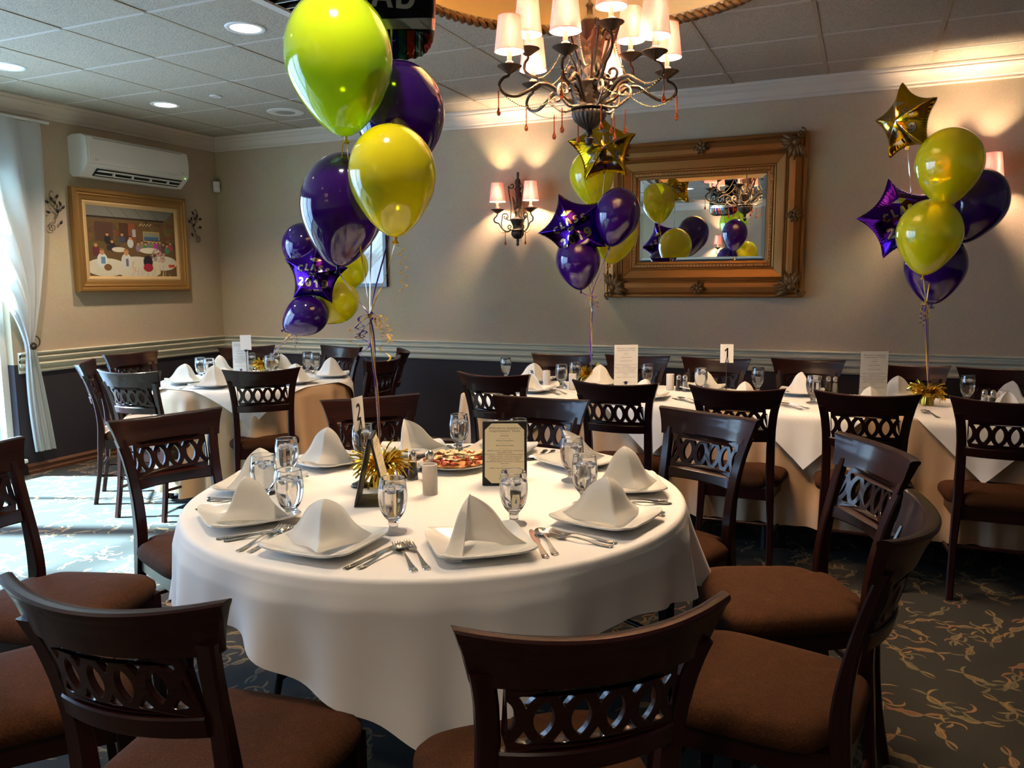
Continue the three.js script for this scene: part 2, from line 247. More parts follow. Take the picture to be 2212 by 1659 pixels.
    if (!g) {
      g = box(w, 0.016, d); 
      if (near < DR) { const b = new Brush(g); b.position.set(cx, CEIL + 0.008, cz); b.updateMatrixWorld(); const o = ev.evaluate(b, hole, SUBTRACTION); g = clean(o.geometry); g.computeBoundingBox(); if (g.boundingBox.max.y > 1) g.translate(-cx, -CEIL - 0.008, -cz); }
      g = clean(g); const p = g.attributes.position, u = g.attributes.uv; for (let k = 0; k < p.count; k++) u.setXY(k, (p.getX(k) + vari * 0.23) / 0.61 + 0.5, (p.getZ(k) + vari * 0.31) / 0.61 + 0.5);
      cache[key] = g;
    }
    const m = part(ceiling, numbered('ceiling_tile'), g, M.tile); m.position.set(cx, CEIL + 0.008 + (r() - 0.5) * 0.003, cz);
  }
  const cut = (a, b, c) => { const h = DR * DR - c * c; if (h <= 0) return [[a, b]]; const q = Math.sqrt(h), o = []; if (a < -q) o.push([a, Math.min(b, -q)]); if (b > q) o.push([Math.max(a, q), b]); return o; };
  for (const x of xs.slice(1, -1)) for (let j = 0; j < zs.length - 1; j++) for (const [a, b] of cut(zs[j] - DZ, zs[j + 1] - DZ, x - DX)) if (b - a > 0.02) part(ceiling, numbered('grid_bar'), bx(x - 0.011, x + 0.011, CEIL - 0.003, CEIL + 0.02, a + DZ + 0.004, b + DZ - 0.004), M.grid);
  for (const q of zs.slice(1, -1)) for (let i = 0; i < xs.length - 1; i++) for (const [a, b] of cut(xs[i] - DX, xs[i + 1] - DX, q - DZ)) if (b - a > 0.02) part(ceiling, numbered('grid_bar'), bx(a + DX + 0.013, b + DX - 0.013, CEIL - 0.002, CEIL + 0.02, q - 0.011, q + 0.011), M.gridWhite);
  const dome = []; for (let k = 0; k <= 24; k++) { const a = k / 24 * PI / 2; dome.push([DR * cos(a) + 1e-4, 0.34 * sin(a)]); }
  const outer = dome.slice().reverse().map(([q, y]) => [q + (q > 0.01 ? 0.02 : 0), y + 0.02]);
  const dm = part(ceiling, 'dome', lathe([...dome, ...outer, dome[0]], 96), M.plaster, 'shallow golden recessed dome'); dm.position.set(DX, CEIL + 0.001, DZ);
  const rope = []; for (const ph of [0, PI]) { const pts = []; for (let k = 0; k < 480; k++) { const a = k / 480 * 2 * PI, b = a * 60 + ph; pts.push([(DR + 0.012 * cos(b)) * cos(a), 0.012 * sin(b), (DR + 0.012 * cos(b)) * sin(a)]); } rope.push(tube(pts, 0.0145, 960, 6, true)); }
  const rp = part(dm, 'rope_moulding', merge(rope), M.giltDark, 'dark gilt twisted rope moulding'); rp.position.y = -0.012;

  // ---- fittings in the ceiling
  const diff = thing('air_diffuser', 'square white louvred air diffuser in the ceiling beside the lime balloon', 'vent', [3.219, CEIL, 2.53]);
  part(diff, 'frame', merge(box(0.6, 0.012, 0.05, 0, -0.004, -0.275), box(0.6, 0.012, 0.05, 0, -0.004, 0.275), box(0.05, 0.012, 0.5, -0.275, -0.004, 0), box(0.05, 0.012, 0.5, 0.275, -0.004, 0)), M.plastic);
  part(diff, 'backing', box(0.56, 0.01, 0.56, 0, 0.05, 0), M.dark);
  for (let k = 0; k < 6; k++) { const s = part(diff, 'slat', box(0.5, 0.003, 0.05), M.plastic); s.position.set(0, 0.012, -0.19 + k * 0.078); s.rotation.x = 0.7; }
  const lampAt = (x, z, label, on = 1) => {
    const t = thing('recessed_light', label, 'ceiling light', [x, CEIL, z], 0, 'recessed downlights');
    part(t, 'trim_ring', lathe([[0.078, -0.001], [0.082, -0.006], [0.1, -0.007], [0.106, -0.001], [0.106, 0.002], [0.078, 0.002]], 36), M.white);
    part(t, 'lens', cyl(0.077, 0.077, 0.004, 0, -0.0035, 0, 32), M.lens);
    const l = new THREE.SpotLight(WARM2, LAMP.down * on, 0, 1.0, 0.5, 2); l.name = 'recessed_light_beam'; l.position.set(0, -0.02, 0); l.target.position.set(0, -2, 0); l.shadow.radius = 3; t.add(l, l.target);
  };
  lampAt(2.583, 2.44, 'round recessed downlight nearest the lime balloon and the air diffuser');
  lampAt(0.732, 2.477, 'round recessed downlight cut off at the left edge of the photo', 2);
  lampAt(0.759, 1.276, 'small round recessed downlight above the wall air conditioner', 2);
lampAt(4.41, 4.31, 'round recessed downlight above the front of the near table', 1.25); lampAt(2.58, 4.31, 'round recessed downlight over the carpet left of the near table'); lampAt(3.2, 6.1, 'round recessed downlight behind the camera, near the windows', 2); lampAt(5.6, 6.6, 'round recessed downlight behind the camera, in the middle', 3.2);
  const spk = thing('ceiling_speaker', 'round flush speaker grille in the ceiling left of the lime balloon', 'speaker', [1.397, CEIL, 0.678]);
  part(spk, 'rim', lathe([[0.075, -0.001], [0.08, -0.008], [0.135, -0.006], [0.145, -0.0005], [0.145, 0.002], [0.075, 0.002]], 40), M.plastic);
  part(spk, 'grille', cyl(0.075, 0.075, 0.004, 0, -0.006, 0, 36), std(C(0.3, 0.27, 0.22), 0.9));
  const spr = thing('fire_sprinkler', 'small flat sprinkler cover in the ceiling near the corner', 'sprinkler', [1.308, CEIL, 1.331]);
  part(spr, 'cover_plate', cyl(0.04, 0.045, 0.006, 0, -0.0085, 0, 28), M.plastic); part(spr, 'stem', cyl(0.014, 0.014, 0.004, 0, -0.003, 0, 12), M.dark);
}
// daylight through the three windows (sky light gathered in each opening)
for (const zc of [2.81, 4.31, 5.81]) { const l = new THREE.RectAreaLight(new THREE.Color().setRGB(0.5, 0.74, 1.0), 3.2, 1.3, 2.2); l.name = 'window_daylight'; l.position.set(-0.06, 1.25, zc); l.lookAt(5, 0.1, zc); scene.add(l); }

// ---- things on the walls
{
  const ac = thing('wall_air_conditioner', 'white split air conditioner high on the wall above the painting', 'air conditioner', [0, 2.225, 1.03]);
  const prof = [[0, 0.03], [0.0, 0.3], [0.05, 0.315], [0.15, 0.312], [0.19, 0.29], [0.205, 0.2], [0.2, 0.1], [0.185, 0.075], [0.1, 0.0], [0.03, 0.0]];
  const pr = (z0, z1, p) => loft([z1, z0].map((z) => p.map(([x, y]) => [x, y, z])), { crease: 0.7 });
  part(ac, 'housing', merge(pr(-0.5, 0.5, prof)), M.plastic);
  part(ac, 'front_panel', pr(-0.485, 0.485, [[0.185, 0.095], [0.205, 0.1], [0.2105, 0.2], [0.196, 0.292], [0.18, 0.298]]), M.plastic);
  part(ac, 'intake_slot', bx(0.1925, 0.1985, 0.281, 0.286, -0.44, 0.44), std(C(0.2, 0.19, 0.17), 0.8));
  const sl = part(ac, 'air_outlet', box(0.075, 0.012, 0.84), M.dark); sl.position.set(0.146, 0.0395, -0.02); sl.rotation.z = 0.72;
  for (let k = 0; k < 2; k++) { const v = part(ac, 'louvre', box(0.05, 0.003, 0.82), M.plastic); v.position.set(0.128 + k * 0.034, 0.018 + k * 0.026, -0.02); v.rotation.z = 0.2; }
  for (let k = 0; k < 4; k++) part(ac, 'vane', box(0.05, 0.03, 0.004, 0.15, 0.036, -0.3 + k * 0.18), M.plastic);
  part(ac, 'status_light', box(0.004, 0.004, 0.012, 0.196, 0.08, -0.462), std(C(0.3, 1, 0.2), 0.5, 0, { emissive: C(0.25, 1, 0.15), emissiveIntensity: 1.5 }), 'tiny green status light');
  const badge = canvasTex(64, 32, (x, w, h) => { x.fillStyle = 'rgb(205,202,192)'; x.fillRect(0, 0, w, h); x.fillStyle = 'rgb(150,140,130)'; x.beginPath(); x.moveTo(32, 5); x.lineTo(38, 15); x.lineTo(26, 15); x.fill(); x.fillRect(12, 20, 40, 4); });
  for (const z of [0.42, -0.43]) part(ac, 'badge', box(0.002, 0.016, 0.032, 0.2085, 0.125, z), std(0xffffff, 0.5, 0, { map: badge }));

  // frame with mitred sides. profile: [inward, height]; w x h outside; returns four side geometries in the xy plane, facing +z
  const mitre = (w, h, prof) => {
    const c = (q, k) => [[-w / 2 + q, -h / 2 + q], [w / 2 - q, -h / 2 + q], [w / 2 - q, h / 2 - q], [-w / 2 + q, h / 2 - q]][k % 4], out = [];
    for (let k = 0; k < 4; k++) out.push(loft([k, k + 1].map((e) => prof.map(([q, z]) => [...c(q, e), z])), { crease: 0.4 }));
    return out;
  };
  const framed = (name, label, cat, pos, turn, w, h, prof, mat, pw, ph, pz, art, extra) => {
    const t = thing(name, label, cat, pos, turn); mitre(w, h, prof).forEach((g) => part(t, 'frame_side', g, mat)); part(t, 'picture', box(pw, ph, 0.006, 0, 0, pz), art); part(t, 'backing', box(w * 0.96, h * 0.96, 0.006, 0, 0, 0.006), M.dark); extra && extra(t); return t;
  };
  const painting = canvasTex(768, 540, (x, w, h) => {               // oil painting of a crowded dining room
    const r = RNG(77), R = (a, b) => a + (b - a) * r();
    x.fillStyle = 'rgb(92,70,38)'; x.fillRect(0, 0, w, h); x.fillStyle = 'rgb(110,108,98)'; x.beginPath(); x.moveTo(0, 0); x.lineTo(w, 0); x.lineTo(w * 0.86, 92); x.lineTo(0, 78); x.fill();
    x.strokeStyle = 'rgba(70,66,58,.8)'; x.lineWidth = 4; for (const q of [0.2, 0.36, 0.52, 0.7]) { x.beginPath(); x.moveTo(w * q, 0); x.lineTo(w * (q + 0.11), 88); x.stroke(); }
    x.fillStyle = 'rgb(40,28,20)'; x.fillRect(0, 78, w * 0.87, 14); x.fillStyle = 'rgb(104,84,44)'; x.beginPath(); x.moveTo(w * 0.86, 90); x.lineTo(w, 10); x.lineTo(w, 300); x.lineTo(w * 0.86, 250); x.fill();
    for (let i = 0; i < 260; i++) { x.fillStyle = `rgba(${R(40, 130)},${R(26, 92)},${R(14, 50)},.35)`; x.fillRect(R(0, w), R(90, 280), R(8, 60), R(8, 40)); }
    for (const [px, pw, c] of [[60, 150, '74,48,34'], [260, 120, '66,40,22'], [340, 60, '120,62,34']]) { x.fillStyle = `rgb(${c})`; x.fillRect(px, 120, pw, 150); }
    x.fillStyle = 'rgb(160,132,70)'; x.fillRect(468, 175, 150, 84); x.fillStyle = 'rgb(118,120,104)'; x.fillRect(476, 183, 134, 34); x.fillStyle = 'rgb(52,86,112)'; x.fillRect(476, 217, 134, 34);
    x.fillStyle = 'rgb(146,150,156)'; x.fillRect(374, 165, 30, 60); x.strokeStyle = 'rgb(60,42,24)'; x.lineWidth = 5; for (let i = 0; i < 8; i++) { x.beginPath(); x.moveTo(500, 96); x.lineTo(446 + i * 14, 150 - (i % 2) * 14); x.stroke(); } for (let i = 0; i < 8; i++) { x.fillStyle = 'rgb(226,214,170)'; x.fillRect(442 + i * 14, 122 - (i % 2) * 10, 6, 12); }
    const person = (px, py, s, top, hair) => { x.fillStyle = `rgb(${top})`; x.beginPath(); x.ellipse(px, py + 52 * s, 34 * s, 46 * s, 0, 0, 7); x.fill(); x.fillStyle = 'rgb(178,128,84)'; x.beginPath(); x.ellipse(px, py, 15 * s, 19 * s, 0, 0, 7); x.fill(); x.fillStyle = `rgb(${hair})`; x.beginPath(); x.ellipse(px, py - 9 * s, 16 * s, 12 * s, 0, 3.1, 6.4); x.fill(); };
    person(160, 215, 0.8, '28,26,30', '50,36,26'); person(284, 210, 0.75, '54,60,76', '60,40,24'); person(352, 235, 0.8, '176,180,176', '50,36,26'); person(196, 268, 0.8, '24,22,26', '70,50,30');
    for (let i = 0; i < 10; i++) person(420 + i * 33, R(255, 285), 0.7, `${R(40, 170)},${R(40, 130)},${R(50, 140)}`, '44,32,24');
    x.fillStyle = 'rgb(40,34,36)'; x.fillRect(150, 300, 110, 40); x.fillStyle = 'rgb(196,188,166)'; for (const [a, b, cw, chh] of [[140, 470, 170, 70], [400, 420, 130, 40], [420, 500, 190, 60], [640, 430, 130, 60], [520, 330, 90, 24], [250, 330, 60, 20]]) { x.beginPath(); x.ellipse(a, b, cw, chh, 0, 0, 7); x.fill(); }
    for (let i = 0; i < 40; i++) { x.fillStyle = `rgba(${R(150, 215)},${R(140, 205)},${R(110, 170)},.6)`; x.fillRect(R(260, w - 20), R(400, h - 6), R(4, 14), R(20, 90)); }
    person(62, 300, 0.9, '92,40,44', '120,84,50'); person(108, 352, 1.25, '196,200,196', '132,92,56'); x.fillStyle = 'rgb(92,124,146)'; x.fillRect(98, 390, 34, 52); person(310, 350, 1.35, '192,190,182', '150,110,70'); x.fillStyle = 'rgb(96,100,112)'; x.fillRect(304, 400, 22, 60);
    person(500, 390, 0.1, '0,0,0', '0,0,0'); x.fillStyle = 'rgb(30,24,38)'; x.beginPath(); x.ellipse(500, 420, 42, 50, 0, 0, 7); x.fill(); x.fillStyle = 'rgb(150,26,56)'; x.beginPath(); x.ellipse(500, 468, 44, 34, 0, 0, 7); x.fill();
    for (let i = 0; i < 46; i++) { x.fillStyle = `rgb(${R(130, 200)},${R(110, 150)},${R(110, 140)})`; x.beginPath(); x.arc(R(540, 660), R(320, 420), R(5, 11), 0, 7); x.fill(); }
    x.fillStyle = 'rgb(112,78,44)'; x.beginPath(); x.ellipse(150, 470, 32, 26, 0, 0, 7); x.fill(); x.fillStyle = 'rgb(178,66,34)'; x.fillRect(690, 440, 60, 24);
    speckle(x, w, h, 26, 12);
  });
  const gold = [[0, 0], [0, 0.045], [0.012, 0.06], [0.03, 0.058], [0.038, 0.046], [0.05, 0.05], [0.06, 0.04], [0.085, 0.034], [0.095, 0.026], [0.095, 0]];
  framed('framed_painting', 'large gilt-framed oil painting of a busy dining room under the air conditioner', 'painting', [0.004, 1.745, 1.0], PI / 2, 1.13, 0.81, gold, std(C(0.36, 0.19, 0.055), 0.42, 0.6), 0.88, 0.56, 0.02, std(0xffffff, 0.55, 0, { map: painting }), (t) => mitre(0.944, 0.624, [[0, 0.012], [0, 0.03], [0.012, 0.032], [0.034, 0.024], [0.034, 0.012]]).forEach((g) => part(t, 'slip_side', g, std(C(0.62, 0.42, 0.2), 0.5, 0.3))));
  const printArt = canvasTex(512, 640, (x, w, h) => { x.fillStyle = 'rgb(206,200,186)'; x.fillRect(0, 0, w, h); x.fillStyle = 'rgb(150,150,142)'; x.fillRect(92, 100, 328, 420); x.fillStyle = 'rgb(120,136,150)'; x.fillRect(92, 100, 328, 180); x.fillStyle = 'rgb(128,92,74)'; x.fillRect(92, 400, 150, 120); x.fillStyle = 'rgb(86,86,92)'; x.fillRect(250, 300, 110, 180); x.fillStyle = 'rgb(170,150,140)'; x.fillRect(300, 420, 120, 100); speckle(x, w, h, 14, 9); });
  framed('framed_print', 'black-framed print with pale mat on the back wall behind the nearest balloons', 'picture', [1.515, 1.765, 0.002], 0, 0.72, 0.8, [[0, 0], [0, 0.03], [0.028, 0.032], [0.03, 0.012], [0.03, 0]], M.blackGloss, 0.67, 0.75, 0.014, std(0xffffff, 0.6, 0, { map: printArt }), (t) => part(t, 'glazing', box(0.66, 0.74, 0.002, 0, 0, 0.02), phy(0xffffff, 0.0, { transmission: 1, thickness: 0 })));

  // ---- big mirror
  const mw = 1.425, mh = 1.122, mprof = [[0, 0], [0, 0.035], [0.01, 0.05], [0.022, 0.052], [0.03, 0.046], [0.04, 0.062], [0.075, 0.074], [0.105, 0.07], [0.118, 0.06], [0.124, 0.064], [0.13, 0.056], [0.138, 0.06], [0.146, 0.05], [0.175, 0.042], [0.2, 0.034], [0.206, 0.038], [0.214, 0.034], [0.222, 0.04], [0.24, 0.038], [0.246, 0.03], [0.262, 0.026], [0.265, 0.012], [0.265, 0]];
  const mir = thing('wall_mirror', 'wide mirror in a heavy ornate gilt frame on the back wall', 'mirror', [4.54, 1.837, 0.004]);
  mitre(mw, mh, mprof).forEach((g) => part(mir, 'frame_side', g, M.gilt));
  const gw = mw - 0.53, gh = mh - 0.53, bv = 0.026;
  const gl = part(mir, 'mirror_glass', box(gw - 2 * bv, gh - 2 * bv, 0.004, 0, 0, 0.0216), M.mirror);
  const q = (a, b, c, d) => { const g = new THREE.BufferGeometry(); g.setAttribute('position', new THREE.Float32BufferAttribute([...a, ...b, ...c, ...a, ...c, ...d], 3)); g.computeVertexNormals(); return clean(g); };
  const oc = [[-gw / 2, -gh / 2], [gw / 2, -gh / 2], [gw / 2, gh / 2], [-gw / 2, gh / 2]], ic = oc.map(([a, b]) => [a - Math.sign(a) * bv, b - Math.sign(b) * bv]);
  for (let k = 0; k < 4; k++) part(gl, 'bevel', q([...oc[k], 0.0222], [...oc[(k + 1) % 4], 0.0222], [...ic[(k + 1) % 4], 0.0238], [...ic[k], 0.0238]), M.mirror);
  const rr = RNG(5), leafG = (l, w) => { const rows = []; for (let j = 0; j <= 8; j++) { const t = j / 8, row = [], wd = w * sin(PI * Math.min(1, 0.12 + t * 0.9)) * (0.85 + 0.25 * cos(t * 22)); for (let i = 0; i <= 6; i++) { const s = i / 3 - 1; row.push([s * wd, t * l, 0.012 + 0.022 * sin(PI * t) - 0.012 * s * s + 0.004 * Math.abs(cos(s * 6))]); } rows.push(row); } return shellGeo(rows, 0.006); };
  const orn = (big) => { const list = []; const n = big ? 9 : 7; for (let k = 0; k < n; k++) { const g = leafG(big ? 0.085 + rr() * 0.05 : 0.045 + rr() * 0.02, big ? 0.026 : 0.018); g.rotateZ(big ? -PI / 2 + (k - (n - 1) / 2) * 0.34 - PI / 4 : (k - 3) * 0.9); list.push(g); }
    list.push(T(ball(big ? 0.03 : 0.02, 0, 0, 0.014, 14, 10), 0, 0, 0)); for (const s of [-1, 1]) { const pts = []; for (let k = 0; k <= 26; k++) { const a = k / 26 * 8, ra = (big ? 0.034 : 0.02) * (1 - k / 30); pts.push([s * ((big ? 0.055 : 0.03) + ra * cos(a)), ra * sin(a) + (big ? 0.03 : 0), 0.018]); } list.push(tube(pts, big ? 0.007 : 0.005, 40, 6)); } return merge(list); };
  const big = orn(true), small = orn(false);
  for (const [sx, sy, rz] of [[-1, -1, PI / 2], [1, -1, PI], [1, 1, -PI / 2], [-1, 1, 0]]) { const o = part(mir, 'corner_ornament', big, M.giltDark, 'carved leaf corner ornament'); o.position.set(sx * (mw / 2 - 0.075), sy * (mh / 2 - 0.075), 0.062); o.rotation.z = rz; }
  for (const [x, y] of [[0, mh / 2 - 0.07], [0, -mh / 2 + 0.07], [mw / 2 - 0.07, 0], [-mw / 2 + 0.07, 0]]) { const o = part(mir, 'side_ornament', small, M.giltDark, 'carved rosette ornament'); o.position.set(x, y, 0.066); }
  const pearls = []; for (let k = 0; k < 40; k++) for (const s of [-1, 1]) pearls.push(T(new THREE.IcosahedronGeometry(0.005, 0), -0.465 + k * 0.0238, s * (mh / 2 - 0.231), 0.04)); for (let k = 0; k < 26; k++) for (const s of [-1, 1]) pearls.push(T(new THREE.IcosahedronGeometry(0.005, 0), s * (mw / 2 - 0.231), -0.3 + k * 0.024, 0.04));
  part(mir, 'pearl_beading', merge(pearls), M.giltLight, null, 'stuff');

  // ---- metal leaf ornaments either side of the painting
  const leafDecor = (z, y, label, mirrorIt) => {
    const t = thing('wall_ornament', label, 'wall decor', [0.003, y, z], PI / 2, 'metal leaf wall ornaments'); const s = mirrorIt ? -1 : 1;
    const sp = []; for (let k = 0; k <= 24; k++) { const a = k / 24 * 9.5, ra = 0.036 * (1 - k / 30); sp.push([s * (-0.02 + ra * cos(a + 1)), -0.125 + ra * sin(a + 1), 0.012]); }
    part(t, 'stem', merge(tube([...sp.reverse(), [s * 0.005, -0.07, 0.014], [s * 0.03, -0.02, 0.016], [s * -0.02, 0.05, 0.016], [s * -0.03, 0.1, 0.014], [s * -0.012, 0.145, 0.012], [s * 0.006, 0.135, 0.01]], 0.0026, 80, 6), tube([[s * 0.0, -0.06, 0.012], [s * 0.04, 0.0, 0.016], [s * 0.05, 0.05, 0.018]], 0.0024, 20, 6), tube([[s * 0.03, -0.02, 0.014], [s * 0.0, 0.02, 0.016], [s * 0.03, 0.1, 0.018]], 0.0024, 20, 6)), M.wire);
    for (const [x, yy, a] of [[-0.055, 0.06, 1.35], [-0.05, -0.015, 1.4], [-0.018, 0.085, 0.2], [0.006, 0.06, 0.8], [0.03, 0.108, -0.7], [0.052, 0.055, 0.35], [0.075, 0.03, -0.9], [0.026, 0.0, 0.6], [0.05, -0.085, -0.6]]) {
      const rows = []; for (let j = 0; j <= 6; j++) { const q2 = j / 6, wd = 0.011 * sin(PI * q2) + 0.0004, row = []; for (let i = 0; i <= 4; i++) { const e = i / 2 - 1; row.push([e * wd, q2 * 0.042 - 0.021, 0.004 * (1 - e * e) + 0.003 * sin(PI * q2)]); } rows.push(row); }
      const m = part(t, 'leaf', shellGeo(rows, 0.0015), M.leafMetal); m.position.set(s * x, yy, 0.016); m.rotation.z = s * a; }
  };
  leafDecor(1.70, 1.955, 'dark metal leaf ornament on the wall left of the painting'); leafDecor(0.30, 1.93, 'dark metal leaf ornament on the wall between the painting and the corner', true);
  const det = thing('motion_detector', 'small white motion detector mounted in the room corner', 'detector', [0.045, 2.3, 0.045], PI / 4);
  part(det, 'casing', new RoundedBoxGeometry(0.062, 0.1, 0.045, 3, 0.012), M.plastic); part(det, 'lens', box(0.036, 0.03, 0.006, 0, -0.018, 0.0215, 0.002), M.white);

  // ---- sheer tied-back curtain, its hook and tie flower
  const rows = [], topY = 2.57, tieY = 0.975;
  for (let j = 0; j <= 60; j++) {
    const y = j <= 42 ? lerp(topY, tieY, j / 42) : lerp(tieY, 0.165, (j - 42) / 18), row = [], t = clamp((topY - y) / (topY - tieY), 0, 1), below = y < tieY ? (tieY - y) / (tieY - 0.165) : 0;
    const zr = below ? lerp(1.985, 1.872, Math.pow(below, 0.8)) : lerp(1.785, 1.985, Math.pow(t, 2.3)), zl = below ? lerp(2.03, 2.02, below) + 0.02 * sin(below * 3) : lerp(3.75, 2.035, 1 - Math.pow(1 - t, 1.0) * (1 - 0.75 * sstep(0.35, 1, t)));
    for (let i = 0; i <= 120; i++) { const u = i / 120, w = Math.abs(zl - zr), a = 0.006 + 0.03 * clamp(w / 1.2, 0.18, 1) * (1 - 0.5 * (y > 2.5 ? 1 : 0)); row.push([0.055 + a * sin(u * 44 + 2.2 * sin(u * 7)) + 0.012 * sin(u * 17 + j * 0.03), y + (below ? 0 : 0.0) , lerp(zr, zl, u)]); }
    rows.push(row);
  }
  const cur = thing('sheer_curtain', 'white sheer curtain tied back beside the window at the left', 'curtain');
  part(cur, 'fabric', gridGeo(rows), M.sheer);
  part(cur, 'rod', tube([[0.055, 2.585, 1.72], [0.055, 2.585, 2.6], [0.055, 2.585, 3.85]], 0.011, 20, 8), M.white);
  const hook = []; for (let k = 0; k <= 14; k++) { const a = -1.9 + k / 14 * 3.6; hook.push([0.06, 0.985 + 0.04 * sin(a), 1.965 - 0.036 * cos(a)]); }
  const tb = thing('curtain_tieback', 'dark curved metal tieback hook with a bronze rosette on the curtain', 'tieback', [0, 0, 0]);
  part(tb, 'hook', merge(tube(hook, 0.005, 30, 8), tube([[0.001, 0.947, 1.978], [0.03, 0.948, 1.977], hook[0]], 0.005, 10, 8)), M.wire);
  const ros = []; for (let k = 0; k < 12; k++) { const g = ball(0.011, 0, 0.02, 0, 8, 6); g.scale(0.7, 1, 0.5); g.rotateZ(k / 12 * 2 * PI); ros.push(g); } ros.push(ball(0.014, 0, 0, 0.004, 10, 8));
  const rg = merge(ros); rg.rotateY(PI / 2); rg.translate(0.103, 0.955, 2.012); part(tb, 'rosette', rg, M.bronze);
}

// ---------------------------------------------------------------- dining chair (local: +z is the sitter's front, origin on the floor)
const Z = (y) => { const k = [[0, -0.245], [0.2, -0.212], [0.42, -0.19], [0.5, -0.186], [0.6, -0.196], [0.7, -0.217], [0.8, -0.247], [0.91, -0.29]]; let i = 0; while (i < k.length - 2 && y > k[i + 1][0]) i++; const [a, b] = [k[i], k[i + 1]], p = k[Math.max(0, i - 1)], n = k[Math.min(k.length - 1, i + 2)], t = clamp((y - a[0]) / (b[0] - a[0]), 0, 1), h = b[0] - a[0], m0 = (b[1] - p[1]) / (b[0] - p[0]) * h, m1 = (n[1] - a[1]) / (n[0] - a[0]) * h, t2 = t * t, t3 = t2 * t; return (2 * t3 - 3 * t2 + 1) * a[1] + (t3 - 2 * t2 + t) * m0 + (-2 * t3 + 3 * t2) * b[1] + (t3 - t2) * m1; };
const BOW = (x) => 0.068 * (x / 0.22) ** 2 - 0.041;               // plan curve of the back, zero at the stiles
const HW = (y) => { const k = [[0, 0.187], [0.3, 0.18], [0.5, 0.176], [0.62, 0.176], [0.7, 0.179], [0.77, 0.186], [0.82, 0.195], [0.86, 0.206], [0.885, 0.214], [0.908, 0.223]]; for (let i = 0; i < k.length - 1; i++) if (y <= k[i + 1][0]) return lerp(k[i][1], k[i + 1][1], clamp((y - k[i][0]) / (k[i + 1][0] - k[i][0]), 0, 1)); return 0.223; };
function buildChair() {
  const g = {};
  // rear stile: floor to crest
  const stile = (s) => { const loops = []; for (let k = 0; k <= 26; k++) { const y = 0.83 * k / 26, o = HW(y), wd = 0.030 + 0.009 * sstep(0.2, 0.48, y) - 0.002 * sstep(0.5, 0.8, y), d = 0.026 + 0.016 * Math.exp(-(((y - 0.45) / 0.16) ** 2)) , z = Z(y), c = 0.005, xo = s * o, xi = s * (o - wd), za = z - d / 2, zb = z + d / 2, L = [[xi + s * c, y, za], [xo - s * c, y, za], [xo, y, za + c], [xo, y, zb - c], [xo - s * c, y, zb], [xi + s * c, y, zb], [xi, y, zb - c], [xi, y, za + c]]; loops.push(s > 0 ? L.reverse() : L); } return loft(loops, { crease: 0.5 }); };
  g.stiles = [stile(-1), stile(1)];
  // crest: tall curved board with a rounded top edge
  const crest = []; for (let k = 0; k <= 40; k++) {
    const s = k / 20 - 1, y1 = 0.893 + 0.013 * s * s, prof = [], N = 9, at = (y, off) => { const x = s * HW(Math.min(y, 0.908)); return [x, y, Z(y) + BOW(x) + off]; };
    const th = 0.0105; for (let i = 0; i <= N; i++) prof.push(at(lerp(0.805, y1 - 0.018, i / N), -th - 0.003 * sstep(0.5, 1, i / N))); for (const [dy, o] of [[-0.01, -0.0165], [-0.004, -0.0155], [-0.0005, -0.009], [0, 0], [-0.0005, 0.009], [-0.004, 0.0145], [-0.01, 0.0155]]) prof.push(at(y1 + dy, o)); for (let i = N; i >= 0; i--) prof.push(at(lerp(0.805, y1 - 0.018, i / N), th + 0.003 * sstep(0.5, 1, i / N)));
    crest.push(prof);
  }
  g.crest = loft(crest, { crease: 0.5 });
  // lattice of interlaced rings
  const d = 0.0565, a = 0.92 * d, b = 0.053, t = 0.0145, yc = 0.745, X = 0.1445, Y0 = 0.68, Y1 = 0.812, wi = (y) => { const q = 1 - (y / (b - t / 2)) ** 2; return q > 0 ? (a - t / 2) * Math.sqrt(q) : 0; }, wo = (y) => { const q = 1 - (y / (b + t / 2)) ** 2; return q > 0 ? (a + t / 2) * Math.sqrt(q) : 0; };
  const sh = new THREE.Shape(), ring = []; for (let k = 0; k < 24; k++) ring.push([lerp(-X, X, k / 24), Y0]); for (let k = 0; k < 24; k++) ring.push([lerp(X, -X, k / 24), Y1]); sh.setFromPoints(ring.map((p) => new THREE.Vector2(...p)));
  const hole = (pts) => { const h = new THREE.Path(); h.setFromPoints(pts.map(([x, y]) => new THREE.Vector2(clamp(x, -X + 0.003, X - 0.003), y))); sh.holes.push(h); };
  const sym = (xc, ys, hw) => { const L = [], R = []; for (const y of ys) { const w = hw(y); L.push([xc - w, yc + y]); R.push([xc + w, yc + y]); } return [...R, ...L.reverse()]; };
  const lin = (p, q, n) => Array.from({ length: n + 1 }, (_, i) => lerp(p, q, i / n));
  for (let k = -3; k <= 2; k++) { const xc = (k + 0.5) * d, half = (y) => wi(y) - d / 2; let ym = 0; while (half(ym + 0.0005) > 0.0008) ym += 0.0005; if (Math.abs(xc) < X - 0.012) hole(sym(xc, lin(-ym, ym, 12), half)); else { const sg = Math.sign(xc), pts = []; for (const y of lin(-ym, ym, 12)) pts.push([sg * (Math.abs(xc) - half(y)), yc + y]); const e = sg * (X - 0.003); const inner = pts.filter((p) => Math.abs(p[0]) < X - 0.0035); if (inner.length > 2) hole([...inner, [e, inner[inner.length - 1][1]], [e, inner[0][1]]]); } }
  for (let k = -2; k <= 2; k++) for (const s of [1, -1]) { const half = (y) => Math.min(wi(y), d - wo(y)); const ys = lin(0.006, b - t / 2 - 0.0008, 60).filter((y) => half(y) > 0.0012); const sel = ys.filter((_, i) => i % 5 === 0 || i === ys.length - 1); hole(sym(k * d, s > 0 ? sel : sel.map((y) => -y), (y) => half(Math.abs(y)))); }
